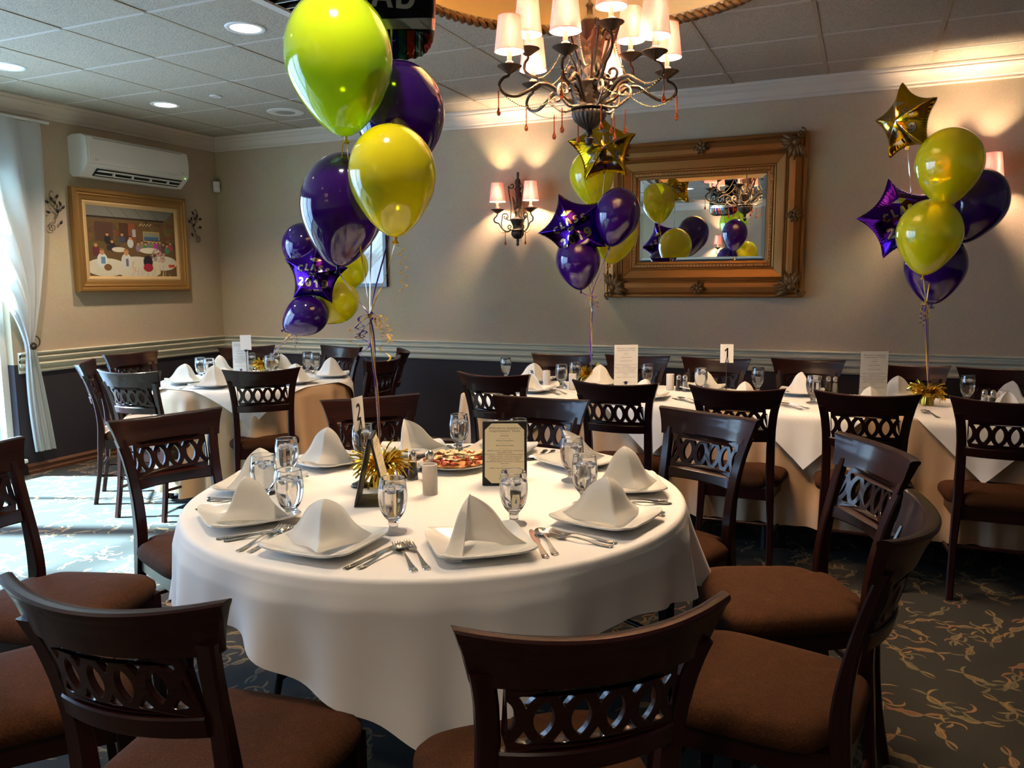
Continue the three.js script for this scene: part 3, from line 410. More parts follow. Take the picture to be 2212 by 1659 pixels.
  for (let k = -2; k <= 1; k++) for (const s of [1, -1]) { const half = (y) => d / 2 - wo(y) - 0.001; const top = b + 0.002, ys = lin(0.03, top, 80).filter((y) => half(y) > 0.001); const sel = ys.filter((_, i) => i % 6 === 0 || i === ys.length - 1); hole(sym((k + 0.5) * d, s > 0 ? sel : sel.map((y) => -y), (y) => half(Math.abs(y)))); }
  let lat = new THREE.ExtrudeGeometry(sh, { depth: 0.011, bevelEnabled: true, bevelThickness: 0.0015, bevelSize: 0.0012, bevelSegments: 1, steps: 1 });
  { const p = lat.attributes.position; for (let i = 0; i < p.count; i++) { const x = p.getX(i), y = p.getY(i); p.setZ(i, p.getZ(i) - 0.0055 + Z(y) + BOW(x)); } lat.deleteAttribute('normal'); lat = toCreasedNormals(lat, 0.55); }
  g.lattice = lat;
  const bar = (y0, y1, th, X2, n = 20) => { const L = []; for (let k = 0; k <= n; k++) { const x = lerp(-X2, X2, k / n), at = (y, o) => [x, y, Z(y) + BOW(x) + o], c = 0.004; L.push([at(y0, -th + c), at(y0 + c, -th), at(y1 - c, -th), at(y1, -th + c), at(y1, th - c), at(y1 - c, th), at(y0 + c, th), at(y0, th - c)]); } return loft(L, { crease: 0.5 }); };
  g.rail = bar(0.642, 0.684, 0.013, 0.147);
  // seat cushion, apron, legs, stretchers
  const out = (v, inset, y) => { const L = []; for (let k = 0; k < 72; k++) { const a2 = k / 72 * 2 * PI, ca = cos(a2), sa = sin(a2), e = 0.42, px = Math.sign(ca) * Math.abs(ca) ** e, pz = Math.sign(sa) * Math.abs(sa) ** e; let z = 0.012 + 0.222 * pz, x = px * lerp(0.196, 0.232, (z + 0.21) / 0.444); const nt = Math.exp(-(((z + 0.172) / 0.024) ** 2)) * (Math.abs(x) > 0.12 ? 1 : 0); x -= Math.sign(x) * 0.045 * nt; const r = 1 - inset / 0.21; L.push([x * r, y, 0.012 + (z - 0.012) * r]); } return L.reverse(); };
  const lev = [[0.006, 0.412], [0.0, 0.42], [-0.003, 0.434], [-0.001, 0.448], [0.01, 0.462], [0.028, 0.4705], [0.06, 0.476], [0.11, 0.479], [0.17, 0.4805]];
  g.seat = loft(lev.map(([i, y]) => out(0, i, y)).map((l) => l), { crease: 0.9 });
  { const p = g.seat.attributes.position, u = g.seat.attributes.uv; for (let i = 0; i < p.count; i++) u.setXY(i, p.getX(i) * 2.2, p.getZ(i) * 2.2 + p.getY(i) * 2.2); }
  g.apron = merge(bx(-0.196, 0.196, 0.352, 0.412, 0.196, 0.216, 0.003), bx(-0.15, 0.15, 0.352, 0.412, -0.2, -0.182, 0.003), ...[-1, 1].map((s) => { const L = []; for (const [z, x] of [[-0.17, 0.168], [0.2, 0.206]]) L.push([[s * x, 0.352, z], [s * (x - 0.02), 0.352, z], [s * (x - 0.02), 0.412, z], [s * x, 0.412, z]]); return loft(s > 0 ? L : L.map((l) => l.slice().reverse()), { crease: 0.3 }); }));
  const fleg = (s) => { const L = []; for (const y of [0, 0.1, 0.2, 0.3, 0.36, 0.412]) { const w = lerp(0.026, 0.042, Math.min(1, y / 0.34)), xo = 0.208, zo = 0.22, c = 0.004, x0 = xo - w, z0 = zo - w; const l = [[s * (x0 + c), y, z0], [s * (xo - c), y, z0], [s * xo, y, z0 + c], [s * xo, y, zo - c], [s * (xo - c), y, zo], [s * (x0 + c), y, zo], [s * x0, y, zo - c], [s * x0, y, z0 + c]]; L.push(s > 0 ? l.reverse() : l); } return loft(L, { crease: 0.5 }); };
  g.flegs = [fleg(-1), fleg(1)];
  g.stretch = [tube([[-0.19, 0.17, 0.2], [-0.178, 0.175, 0], [-0.165, 0.18, -0.2]], 0.009, 8, 8), tube([[0.19, 0.17, 0.2], [0.178, 0.175, 0], [0.165, 0.18, -0.2]], 0.009, 8, 8), tube([[-0.16, 0.235, -0.205], [0, 0.235, -0.205], [0.16, 0.235, -0.205]], 0.009, 8, 8), tube([[-0.19, 0.225, 0.203], [0, 0.225, 0.203], [0.19, 0.225, 0.203]], 0.009, 8, 8)];
  return g;
}
let chair0;
function chair(x, z, deg, label, group) {
  if (!chair0) {
    const g = buildChair(), t = chair0 = thing('dining_chair', label, 'chair', [x, 0, z], deg * PI / 180, group);
    part(t, 'seat', g.seat, M.seat, 'brown suede-look cushion'); part(t, 'crest_rail', g.crest, M.wood); part(t, 'ring_lattice', g.lattice, M.wood); part(t, 'lower_rail', g.rail, M.wood); part(t, 'apron', g.apron, M.wood);
    for (const s of g.stiles) part(t, 'rear_leg', s, M.wood); for (const s of g.flegs) part(t, 'front_leg', s, M.wood); for (const s of g.stretch) part(t, 'stretcher', s, M.wood);
    return t;
  }
  return dup(chair0, [x, 0, z], deg * PI / 180, label, group);
}
const G2 = 'mahogany ring-back chairs round the near table', G3 = 'mahogany ring-back chairs round the far corner table', GL = 'mahogany ring-back chairs along the long table';
for (const [x, z, a, l] of [
  [4.501, 4.783, -172.4, 'foreground mahogany ring-back chair at the lower left, its back towards the camera'],
  [5.130, 4.620, -140.2, 'nearest mahogany ring-back chair, large at the bottom centre with a worn top edge'],
  [5.478, 4.049, -98.3, 'mahogany chair at the lower right turned side-on, its crest curving round like a horn'],
  [5.461, 3.463, -62.4, 'mahogany chair at the right of the near table with blue window glare on its crest'],
  [5.010, 3.150, -26, 'mahogany chair behind the right-hand napkins of the near table, blue glare on its rings'],
  [4.387, 3.036, -0.9, 'mahogany chair directly behind the upright framed menu of the near table'],
  [3.892, 3.193, 49.3, 'mahogany chair behind the table number 2 and the balloon ribbons'],
  [3.469, 3.781, 72, 'mahogany chair at the left of the near table in front of the white curtain side'],
  [3.440, 4.370, 104, 'mahogany chair cut by the left edge of the photo, bright carpet seen through its rings'],
  [3.850, 4.760, 147, 'mahogany chair at the lower left edge of which only the brown seat shows'],
]) chair(x, z, a, l, G2);
for (const [x, z, a, l] of [
  [2.250, 2.060, -138.4, 'mahogany chair at the front of the corner table, white cloth seen through its rings'],
  [1.715, 2.340, -174, 'mahogany chair at the left front of the corner table with window sheen on its back'],
  [1.250, 2.150, 133, 'mahogany chair seen edge-on, leftmost of the corner table group'],
  [1.011, 1.745, 85.6, 'mahogany chair against the left wall under the painting, second row'],
  [1.373, 1.126, 55, 'mahogany chair in the room corner behind the bright white menu'],
  [1.830, 0.964, -9.4, 'mahogany chair by the back wall behind the right napkins of the corner table'],
  [2.300, 1.020, -56, 'mahogany chair edge-on at the far right of the corner table against the dark wall'],
  [2.477, 1.463, -87.4, 'dark-backed mahogany chair at the right of the corner table, behind the ribbons'],
]) chair(x, z, a, l, G3);
const back = [[3.748, 0.771, 0], [4.27, 0.713, 1], [4.778, 0.708, -1], [5.336, 0.619, 0], [5.906, 0.76, 2], [6.36, 0.79, 0]], backL = ['leftmost', 'second from left, behind the left menu', 'third from left, behind the number 1 card', 'fourth from left, below the mirror frame', 'fifth from left, behind the right-hand menu', 'sixth, cut by the right edge of the photo'];
back.forEach(([x, z, a], i) => chair(x, z + 0.252, a, 'mahogany wall-side chair of long table, ' + backL[i], GL));
const front = [[3.804, 1.978, 179], [4.528, 2.112, 180], [5.114, 2.10, 180], [5.672, 2.075, 180], [6.215, 2.09, 180]], frontL = ['leftmost, partly behind another chair', 'second from left, beige and white cloth through its rings', 'third from left, behind the glare-lit chair', 'fourth from left, behind the blue-glared crest', 'fifth, cut by the right edge of the photo'];
front.forEach(([x, z, a], i) => chair(x, z - 0.252, a, 'mahogany near-side chair of long table, ' + frontL[i], GL));

// ---------------------------------------------------------------- tables and cloths
const TY = 0.750;                                                   // cloth top
function foldTable(x, z, R, label) {
  const t = thing('round_table', label, 'table', [x, 0, z]);
  part(t, 'tabletop', lathe([[0, 0.716], [R - 0.004, 0.716], [R, 0.72], [R, 0.741], [R - 0.004, 0.745], [0, 0.745]], 64), std(C(0.25, 0.15, 0.08), 0.6));
  for (const s of [-1, 1]) { part(t, 'leg_frame', merge(tube([[s * 0.34, 0.705, -0.26], [s * 0.38, 0.4, -0.27], [s * 0.46, 0.012, -0.28]], 0.0125, 12, 10), tube([[s * 0.34, 0.705, 0.26], [s * 0.38, 0.4, 0.27], [s * 0.46, 0.012, 0.28]], 0.0125, 12, 10), tube([[s * 0.425, 0.18, -0.275], [s * 0.425, 0.18, 0], [s * 0.425, 0.18, 0.275]], 0.01, 6, 8), bx(s * 0.34 - 0.02, s * 0.34 + 0.02, 0.7, 0.716, -0.29, 0.29)), M.black); }
  return t;
}
// cloth hanging over a round table: drop(a) = length below the edge, wave(a, d) = how far the folds stand out
function roundCloth(R, drop, wave, y, seg = 300) {
  const rows = [];
  for (const f of [0.002, 0.25, 0.5, 0.75, 0.93, 1]) { const r = []; for (let i = 0; i <= seg; i++) { const a = -i / seg * 2 * PI; r.push([cos(a) * (R - 0.012) * f, y, sin(a) * (R - 0.012) * f]); } rows.push(r); }
  for (let k = 1; k <= 4; k++) { const e = k / 4 * PI / 2, r = []; for (let i = 0; i <= seg; i++) { const a = -i / seg * 2 * PI, q = R - 0.012 + 0.014 * sin(e); r.push([cos(a) * q, y - 0.014 * (1 - cos(e)), sin(a) * q]); } rows.push(r); }
  for (let k = 1; k <= 26; k++) { const r = []; for (let i = 0; i <= seg; i++) { const a = -i / seg * 2 * PI, d = drop(a) * k / 26, q = R + 0.004 + wave(a, d); r.push([cos(a) * q, y - 0.014 - d, sin(a) * q]); } rows.push(r); }
  return shellGeo(rows, 0.0016, { closed: true });
}
const norm = (a) => { const q = ((a + PI / 4) % (PI / 2) + PI / 2) % (PI / 2) - PI / 4; return q; };
foldTable(4.46, 3.80, 0.742, 'round folding table with black metal legs under the near white cloth');
{
  const a0 = 18 * PI / 180, far = (a) => 0.5 + 0.5 * cos(a - 63 * PI / 180);
  const drop = (a) => { const q = Math.abs(norm(a - a0)) / (PI / 4); return 0.168 + (0.12 + 0.085 * far(a)) * q ** 2.1 + 0.012 * sin(a * 9 + 1); };
  const wave = (a, d) => { const q = Math.abs(norm(a - a0)) / (PI / 4), amp = Math.pow(clamp(d / 0.2, 0, 2), 1.2); return 0.012 * Math.min(1, d / 0.05) + amp * (0.02 * q * q + 0.018 * sin(a * 9 + 0.6) + 0.016 * sin(a * 15 + 2.0 + sin(a * 4)) + 0.008 * sin(a * 27 + 1.1 + q)) + 0.03 * amp * Math.exp(-(((norm(a - a0 - 45 * PI / 180)) / 0.12) ** 2)); };
  solo('tablecloth', roundCloth(0.75, drop, wave, TY), M.cloth, 'large white cloth draped over the near round table', 'tablecloth', [4.46, 0, 3.80]);
}
foldTable(1.88, 1.70, 0.60, 'round table hidden under the beige and white cloths in the corner');
solo('tablecloth', roundCloth(0.607, () => 0.63, (a, d) => 0.01 + Math.pow(d / 0.6, 0.8) * (0.04 + 0.045 * sin(a * 17 + 0.7 * sin(a * 4)) + 0.02 * sin(a * 29 + 1)), TY - 0.003, 360), M.beige, 'beige undercloth falling in folds from the corner table', 'tablecloth', [1.88, 0, 1.70]);
// square overlay with its corners folded down over an edge
function overlay(h, rot, fold, n = 60) {
  const rows = []; for (let j = 0; j <= n; j++) { const r = []; for (let i = 0; i <= n; i++) { const a = (i / n * 2 - 1) * h, b = (j / n * 2 - 1) * h; r.push(fold(a * cos(rot) + b * sin(rot), -a * sin(rot) + b * cos(rot))); } rows.push(r); }
  return shellGeo(rows.reverse(), 0.0015);
}
solo('table_overlay', overlay(0.60, PI / 4 + (46 - 8) * PI / 180, (x, z) => { const r = hyp(x, z), a = Math.atan2(z, x), e = r - 0.618; if (e <= 0) return [x, TY + 0.0022, z]; const q = 0.628 + 0.02 * Math.min(1, e / 0.05) + 0.06 * e + 0.04 * e * sin(a * 13); return [cos(a) * q, TY + 0.0022 - e, sin(a) * q]; }, 80), M.cloth, 'white square overlay with hanging corners on the beige corner table', 'tablecloth', [1.88, 0, 1.70]);
// long table of four squares
const LX = [3.865, 4.635, 5.405, 6.175], LZ = 1.395, HX = 0.383, HZ = 0.385;
{
  const L0 = LX[0] - HX, L1 = 6.96, cx = (L0 + L1) / 2, hx = (L1 - L0) / 2;
  const t = thing('banquet_table', 'long banquet table under beige and white cloths by the back wall', 'table', [0, 0, 0]);
  part(t, 'tabletop', bx(L0 + 0.012, L1 - 0.012, 0.705, 0.738, LZ - HZ + 0.012, LZ + HZ - 0.012, 0.004), std(C(0.25, 0.15, 0.08), 0.6));
  for (const x of [L0 + 0.2, cx, L1 - 0.2]) for (const s of [-1, 1]) part(t, 'leg', cyl(0.02, 0.02, 0.705, x, 0, LZ + s * 0.28, 12), M.black);
  // beige undercloth
  const per = []; const rc = 0.03, add = (x, z, nx, nz, c) => per.push([x, z, nx, nz, c]);
  const side = (x0, z0, x1, z1, nx, nz, n) => { for (let k = 0; k < n; k++) { const f = k / n; add(lerp(x0, x1, f), lerp(z0, z1, f), nx, nz, 0); } };
  const corner = (px, pz, a0) => { for (let k = 0; k < 8; k++) { const a = a0 - k / 8 * PI / 2; add(px + rc * cos(a), pz + rc * sin(a), cos(a), sin(a), 1); } };
  side(L0, LZ - HZ + rc, L0, LZ + HZ - rc, -1, 0, 40); corner(L0 + rc, LZ + HZ - rc, PI); side(L0 + rc, LZ + HZ, L1 - rc, LZ + HZ, 0, 1, 220); corner(L1 - rc, LZ + HZ - rc, PI / 2); side(L1, LZ + HZ - rc, L1, LZ - HZ + rc, 1, 0, 40); corner(L1 - rc, LZ - HZ + rc, 0); side(L1 - rc, LZ - HZ, L0 + rc, LZ - HZ, 0, -1, 220); corner(L0 + rc, LZ - HZ + rc, -PI / 2); per.push(per[0]);
  const rows = []; for (const f of [0.001, 0.5, 0.97]) rows.push(per.map(([x, z]) => [cx + (x - cx) * f, 0.745, LZ + (z - LZ) * f]));
  for (const [o, y] of [[-0.004, 0.7445], [0.0, 0.741], [0.003, 0.734]]) rows.push(per.map(([x, z, nx, nz]) => [x + nx * o, y, z + nz * o]));
  let s = 0; const arc = per.map((p, i) => { if (i) s += hyp(p[0] - per[i - 1][0], p[1] - per[i - 1][1]); return s; }), wv = (q) => sin(q * 2 * PI * 44 / s) * 0.55 + sin(q * 2 * PI * 71 / s + 1) * 0.35;
  for (let k = 1; k <= 18; k++) { const d = k / 18; rows.push(per.map(([x, z, nx, nz, c], i) => { const o = 0.004 + d * (0.026 + 0.034 * wv(arc[i]) + c * 0.05); return [x + nx * o, 0.734 - d * 0.56, z + nz * o]; })); }
  solo('tablecloth', shellGeo(rows, 0.0015, { closed: true }), M.beige, 'long beige undercloth beneath the white overlays of the long table', 'tablecloth');
  LX.forEach((x, i) => solo('table_overlay', overlay(0.468, PI / 4, (dx, dz) => {
    let X = dx, Y = 0.7478 + (i % 2) * 0.0018, Zz = dz; const ez = Math.abs(dz) - HZ, ex = i === 0 ? -dx - HX : -1;
    if (ez > 0) { Zz = Math.sign(dz) * (HZ + 0.010 + (i % 2) * 0.002 + 0.05 * Math.min(ez, 0.02) / 0.05 + 0.085 * ez + 0.02 * ez * sin(dx * 40)); Y -= ez; } else if (ex > 0) { X = -HX - 0.012 - 0.09 * ex; Y -= ex; }
    return [X, Y, Zz];
  }, 56), M.cloth, ['white square overlay at the left end of the long table', 'white square overlay under the left-hand menu of the long table', 'white square overlay with its corner hanging below the number 1 card', 'white square overlay at the right end of the long table beside the tinsel'][i], 'tablecloth', [x, 0, LZ]));
}

// ---------------------------------------------------------------- tableware
const PLATE = (() => {
  const h = 0.121, sq = (f, y, dy = 0) => { const r = []; for (let i = 0; i <= 96; i++) { const a = -i / 96 * 2 * PI, ca = cos(a), sa = sin(a), e = lerp(0.5, 0.24, f), x = Math.sign(ca) * Math.abs(ca) ** e, z = Math.sign(sa) * Math.abs(sa) ** e, c = Math.min(Math.abs(x), Math.abs(z)); r.push([x * h * f, y + dy * c ** 3, z * h * f]); } return r; };
  return shellGeo([sq(0.01, 0.006), sq(0.3, 0.006), sq(0.56, 0.0065), sq(0.64, 0.0085), sq(0.78, 0.0135, 0.003), sq(0.92, 0.0185, 0.007), sq(0.985, 0.0205, 0.009), sq(1, 0.0205, 0.0095)], 0.0045, { closed: true });
})();
const PLATE_FOOT = lathe([[0.058, 0], [0.064, 0], [0.066, 0.004], [0.056, 0.004], [0.058, 0]], 40);
let plate0;
function plate(x, y, z, turn, label, group) { if (!plate0) { const t = plate0 = thing('dinner_plate', label, 'plate', [x, y, z], turn, group); part(t, 'dish', PLATE, M.china); part(t, 'foot_ring', PLATE_FOOT, M.china); return t; } return dup(plate0, [x, y, z], turn, label, group); }
// napkins: a folded cone from an apex to a curved foot; foot = list of [x, z]; thick double fold
function napkinGeo(apex, foot, ridge, seed) {
  const cv = [], N = 64, r = RNG(seed), ph = r() * 6; const pts = foot.map(([x, z]) => new V3(x, 0, z));
  const half = [new THREE.CatmullRomCurve3(pts.slice(0, ridge + 1), false, 'catmullrom', 0.4), new THREE.CatmullRomCurve3(pts.slice(ridge), false, 'catmullrom', 0.4)], two = ridge > 0 && ridge < foot.length - 1, whole = new THREE.CatmullRomCurve3(pts, false, 'catmullrom', 0.5);
  for (let i = 0; i <= N; i++) { const u = i / N; cv.push(two ? (u < 0.5 ? half[0].getPoint(u * 2) : half[1].getPoint(u * 2 - 1)) : whole.getPoint(u)); }
  const rows = []; for (let j = 0; j <= 22; j++) { const t = j / 22, row = []; for (let i = 0; i <= N; i++) {
    const b = cv[i], u = i / N, s = 0.016 + 0.984 * (t + 0.055 * sin(2 * PI * t)), belly = 1 + 0.10 * sin(PI * t) * sin(u * PI * (two ? 4 : 2) - PI / 2) * (two ? 1 : 0.6), wob = 1 + 0.03 * t * sin(u * 19 + ph), lip = 0.012 * sstep(0.72, 1, t) * (0.5 + 0.5 * sin(u * 8 + ph));
    const y = apex[1] * (1 - Math.pow(t, 1.15)) * (1 + 0.05 * sin(PI * t)) + 0.001 + lip; row.push([lerp(apex[0], b.x * belly * wob, s), y, lerp(apex[2], b.z * belly * wob, s)]); } rows.push(row); }
  const g1 = shellGeo(rows, 0.0042);
  return g1;
}
const NAP = [
  napkinGeo([0, 0.112, 0.0], [[-0.125, -0.055], [-0.085, -0.02], [-0.04, 0.035], [0.0, 0.102], [0.05, 0.04], [0.09, -0.015], [0.118, -0.05]], 3, 1),       // ridge to the front
  napkinGeo([-0.015, 0.112, -0.055], [[-0.062, 0.10], [-0.095, 0.075], [-0.07, 0.02], [-0.022, -0.012], [0.04, 0.0], [0.09, 0.03], [0.125, 0.055]], 3, 2),  // open to the front
  napkinGeo([0.0, 0.118, 0.0], [[-0.12, 0.0], [-0.07, 0.028], [-0.01, 0.085], [0.055, 0.05], [0.11, 0.03]], 2, 3),
];
const NAPHEM = NAP.map(() => null);
const napkin0 = [];
function napkin(kind, x, y, z, turn, label, group, s = 1) { let n; if (!napkin0[kind]) { n = napkin0[kind] = thing('cloth_napkin', label, 'napkin', [x, y, z], turn, group); part(n, 'folded_cloth', NAP[kind], M.napkin); } else n = dup(napkin0[kind], [x, y, z], turn, label, group); n.scale.setScalar(s); return n; }
// stemmed water goblets
const gob = (() => {
  const outer = [[0.0001, 0.0], [0.03, 0.0], [0.0345, 0.0015], [0.035, 0.0035], [0.031, 0.0055], [0.018, 0.009], [0.0125, 0.014], [0.0115, 0.02], [0.0135, 0.0255], [0.0125, 0.03], [0.0165, 0.036], [0.025, 0.046], [0.0325, 0.061], [0.0368, 0.08], [0.0383, 0.097], [0.0372, 0.116], [0.0345, 0.134], [0.0331, 0.1445], [0.0327, 0.1465]];
  const inner = [[0.0317, 0.1465], [0.0318, 0.1435], [0.0330, 0.133], [0.0355, 0.116], [0.0366, 0.097], [0.0351, 0.08], [0.0308, 0.062], [0.0235, 0.049], [0.014, 0.041], [0.0001, 0.0385]];
  const wtop = 0.121, w = inner.filter((p) => p[1] < wtop).map(([r, y]) => [Math.max(0.0001, r - 0.0006), y + 0.0006]).reverse(), wr = 0.0343;
  return { glass: lathe([...outer, ...inner], 40), water: lathe([...w, [wr, wtop], [wr - 0.002, wtop + 0.0006], [0.0001, wtop]], 40) };
})();
const ICE = new RoundedBoxGeometry(0.017, 0.013, 0.019, 2, 0.003);
let gob0;
function goblet(x, z, label, group, y = TY + 0.0008, turn = 0) {
  if (!gob0) { const t = gob0 = thing('water_goblet', label, 'glass', [x, y, z], turn, group); part(t, 'bowl_and_stem', gob.glass, M.glass); part(t, 'water', gob.water, M.water); for (const [a, b, c, r] of [[0.012, 0.119, 0.006, 0.4], [-0.012, 0.117, 0.009, 1.3], [0.002, 0.118, -0.015, 2.2]]) { const i = part(t, 'ice_cube', ICE, M.ice); i.position.set(a, b, c); i.rotation.set(r * 0.5, r, 0.3); } return t; }
  return dup(gob0, [x, y, z], turn, label, group);
}
// cutlery lies along local z: handle end at +z, working end at -z, on y = 0
const prof = (st, th = 0.0016) => { const L = st.map(([z, w, y, c = 0]) => { const t = th; return [[-w, y, z], [-w * 0.6, y - t * 0.5 + c * 0, z], [w * 0.6, y - t * 0.5, z], [w, y, z], [w * 0.9, y + t, z], [w * 0.35, y + t * 1.25, z], [-w * 0.35, y + t * 1.25, z], [-w * 0.9, y + t, z]]; }); return loft(L, { crease: 0.7 }); };
const hnd = [[0.098, 0.0055, 0.0022], [0.0955, 0.0085, 0.0018], [0.085, 0.0095, 0.0016], [0.07, 0.008, 0.002], [0.05, 0.0055, 0.004], [0.02, 0.0036, 0.0085], [0.0, 0.003, 0.0105], [-0.012, 0.003, 0.0105]];
const pattern = merge(T(ball(0.004, 0, 0, 0, 10, 6).scale(1, 0.35, 1.6), 0, 0.0036, 0.084), ...[-1, 1].map((s) => T(ball(0.0022, 0, 0, 0, 8, 6).scale(1, 0.4, 3.2), s * 0.0052, 0.0036, 0.078)));
const FORK = merge(prof([...hnd, [-0.024, 0.004, 0.0085], [-0.032, 0.0085, 0.006], [-0.042, 0.0118, 0.0045], [-0.05, 0.0122, 0.005]]), ...[-1.5, -0.5, 0.5, 1.5].map((k) => prof([[-0.049, 0.0022, 0.005], [-0.07, 0.0018, 0.0068], [-0.088, 0.0014, 0.0115], [-0.0925, 0.0007, 0.013]], 0.0013).translate(k * 0.0065, 0, 0)), pattern);
const KNIFE = merge(prof([[0.112, 0.005, 0.002], [0.108, 0.0085, 0.0016], [0.09, 0.009, 0.0016], [0.05, 0.006, 0.0022], [0.01, 0.0048, 0.003], [0.0, 0.006, 0.003], [-0.006, 0.0085, 0.0028], [-0.05, 0.0098, 0.0024], [-0.085, 0.0088, 0.002], [-0.102, 0.0055, 0.0018], [-0.108, 0.001, 0.0018]], 0.0014), T(pattern.clone(), 0, 0, 0.012));
const SPOON = (() => { const rows = []; for (let j = 0; j <= 10; j++) { const f = j / 10, r = []; for (let i = 0; i <= 36; i++) { const a = -i / 36 * 2 * PI, q = f; r.push([sin(a) * 0.0195 * q * (1 + 0.12 * cos(a)), 0.0015 + 0.0085 * q * q, -0.066 + cos(a) * 0.029 * q]); } rows.push(r); } return merge(prof([...hnd, [-0.026, 0.0036, 0.0102], [-0.036, 0.006, 0.0098], [-0.041, 0.009, 0.0096]]), shellGeo(rows, 0.0013, { closed: true }), pattern); })();
const cut0 = {};
function cutlery(kind, x, z, turn, label, group, y = TY + 0.0012) { if (!cut0[kind]) return (cut0[kind] = solo(kind === 'fork' ? 'table_fork' : kind === 'knife' ? 'table_knife' : 'table_spoon', { fork: FORK, knife: KNIFE, spoon: SPOON }[kind], M.steel, label, kind, [x, y, z], turn, group)); return dup(cut0[kind], [x, y, z], turn, label, group); }

// ---- the near table: ten places
const TX = 4.46, TZ = 3.80, rad = PI / 180;
const seats = [
  // angle, plate radius, napkin kind, napkin turn (degrees, absolute), goblet [x, z], name of place
  [51, 0.565, 1, 36, 4.812, 4.024, 'at the front centre, nearest the camera'], [90, 0.575, 0, 28, 4.550, 4.207, 'at the front left, in front of the black table tent'], [126, 0.575, 0, -8, 4.239, 4.234, 'at the left front corner by the bright cloth edge'],
  [162, 0.575, 2, 60, 4.045, 4.113, 'at the far left, behind the left front one'], [198, 0.575, 2, 20, 3.942, 3.884, 'at the back left, before the corner-table chair'], [232, 0.575, 1, 60, 4.029, 3.579, 'at the back, behind the gold tinsel'],
  [265, 0.575, 0, 10, 4.245, 3.252, 'at the back, half hidden by the framed menu'], [299, 0.575, 1, 70, 4.500, 3.270, 'at the back right, behind the two goblets'], [335, 0.575, 2, 50, 4.798, 3.520, 'at the right, behind the front right one'], [11, 0.585, 0, 34, 4.924, 3.767, 'at the front right, by the hanging cloth corner'],
];
const gobL = ['beside the spoon at the front, before the framed menu', 'nearest the black table tent at the front', 'behind the front-left napkin, lower of the left trio', 'leftmost of the left trio of goblets', 'tallest in view of the left trio, behind the other two', 'behind the number 2 card', 'behind the red-topped flatbread', 'hidden behind the right edge of the framed menu', 'rear one of the right-hand pair', 'front one of the right-hand pair'];
seats.forEach(([a, r, kind, nt, gx, gz, where], i) => {
  const c = cos(a * rad), s = sin(a * rad), px = TX + c * r, pz = TZ + s * r, turn = Math.atan2(c, s), g = 'place settings of the near round table';
  plate(px, TY + 0.0008, pz, turn, 'square white plate ' + where, g);
  napkin(kind, px, TY + 0.0085, pz, nt * rad, 'peaked white napkin ' + where, g, [1.02, 1.0, 1.0, 1.0, 1.05, 1.05, 0.9, 1.0, 1.06, 1.02][i]);
  goblet(gx, gz, 'iced water goblet ' + gobL[i], g, undefined, i * 1.3);
  const at = (tan, rr) => [px + c * rr + s * tan, pz + s * rr - c * tan];      // tan > 0: to the sitter's right seen from outside
  for (const [k, tan, rr, tw, lb] of [['fork', -0.185, 0.015, 0.1, 'outer fork left of the plate '], ['fork', -0.155, 0.01, 0.1, 'inner fork left of the plate '], ['knife', 0.148, 0.0, -0.12, 'knife right of the plate '], ['spoon', 0.172, 0.0, -0.1, 'spoon right of the plate ']]) { const [x, z] = at(tan, rr); cutlery(k, x, z, turn + tw, lb + where, 'cutlery of the near round table'); }
});
// ---- confetti
{
  const sh = new THREE.Shape(); for (let k = 0; k < 10; k++) { const a = k / 10 * 2 * PI, q = k % 2 ? 0.0032 : 0.0072; k ? sh.lineTo(cos(a) * q, sin(a) * q) : sh.moveTo(q, 0); }
  const g = new THREE.ExtrudeGeometry(sh, { depth: 0.0004, bevelEnabled: false }); g.rotateX(-PI / 2);
  const rows = ['-579,-84 -420,-44 -395,-25 -398,-49 -376,4 -383,-91 -403,104 -334,119 -309,98 -295,88 -293,133 -346,164', '-369,167 -244,201 -233,238 -242,265 -219,275 -180,296 -280,282 -63,306 95,357 -254,-217 69,48 64,78', '109,102 55,156 67,145 78,141 92,154 39,203 113,226 180,244 186,279 94,357 210,24 215,59', '217,88 205,-312 263,-216 323,-151 311,-128 273,-91 300,-63 310,-62 334,-61 321,49'];
  const r = RNG(3); let first; rows.join(' ').split(' ').forEach((p) => { const [x, z] = p.split(',').map((v) => v / 1000), pos = [TX + x, TY + 0.0006, TZ + z], L = 'tiny purple metallic star of confetti scattered on the near white cloth', G = 'purple star confetti on the near round table'; if (!first) first = solo('confetti_star', g, M.confetti, L, 'confetti', pos, r() * 6, G); else dup(first, pos, r() * 6, L, G); });
}
// ---- shakers, frosted votive, dishes
const shaker = (x, z, salt, label, group, y = TY + 0.0006) => {
  const t = thing(salt ? 'salt_shaker' : 'pepper_shaker', label, salt ? 'salt shaker' : 'pepper shaker', [x, y, z], 0.3, group);
  part(t, 'glass_body', lathe([[0.0001, 0.0], [0.019, 0.0], [0.02, 0.002], [0.0165, 0.03], [0.0145, 0.066], [0.0135, 0.068], [0.0125, 0.066], [0.0145, 0.03], [0.0165, 0.006], [0.0001, 0.005]], 8), M.glass);
  part(t, salt ? 'salt' : 'pepper', lathe([[0.0001, 0.006], [0.0155, 0.007], [0.0135, 0.03], [0.0118, 0.056], [0.0001, 0.058]], 16), salt ? std(C(0.8, 0.78, 0.74), 0.9) : std(C(0.09, 0.065, 0.04), 0.95));
  part(t, 'cap', lathe([[0.0001, 0.0665], [0.0135, 0.0675], [0.0145, 0.069], [0.0142, 0.083], [0.0125, 0.0905], [0.008, 0.0955], [0.0001, 0.097]], 24), M.chrome);
  return t;
};
shaker(4.305, 3.700, false, 'pepper shaker with chrome cap beside the frosted candle glass'); shaker(4.352, 3.668, true, 'salt shaker behind the frosted candle glass, only its chrome cap showing');
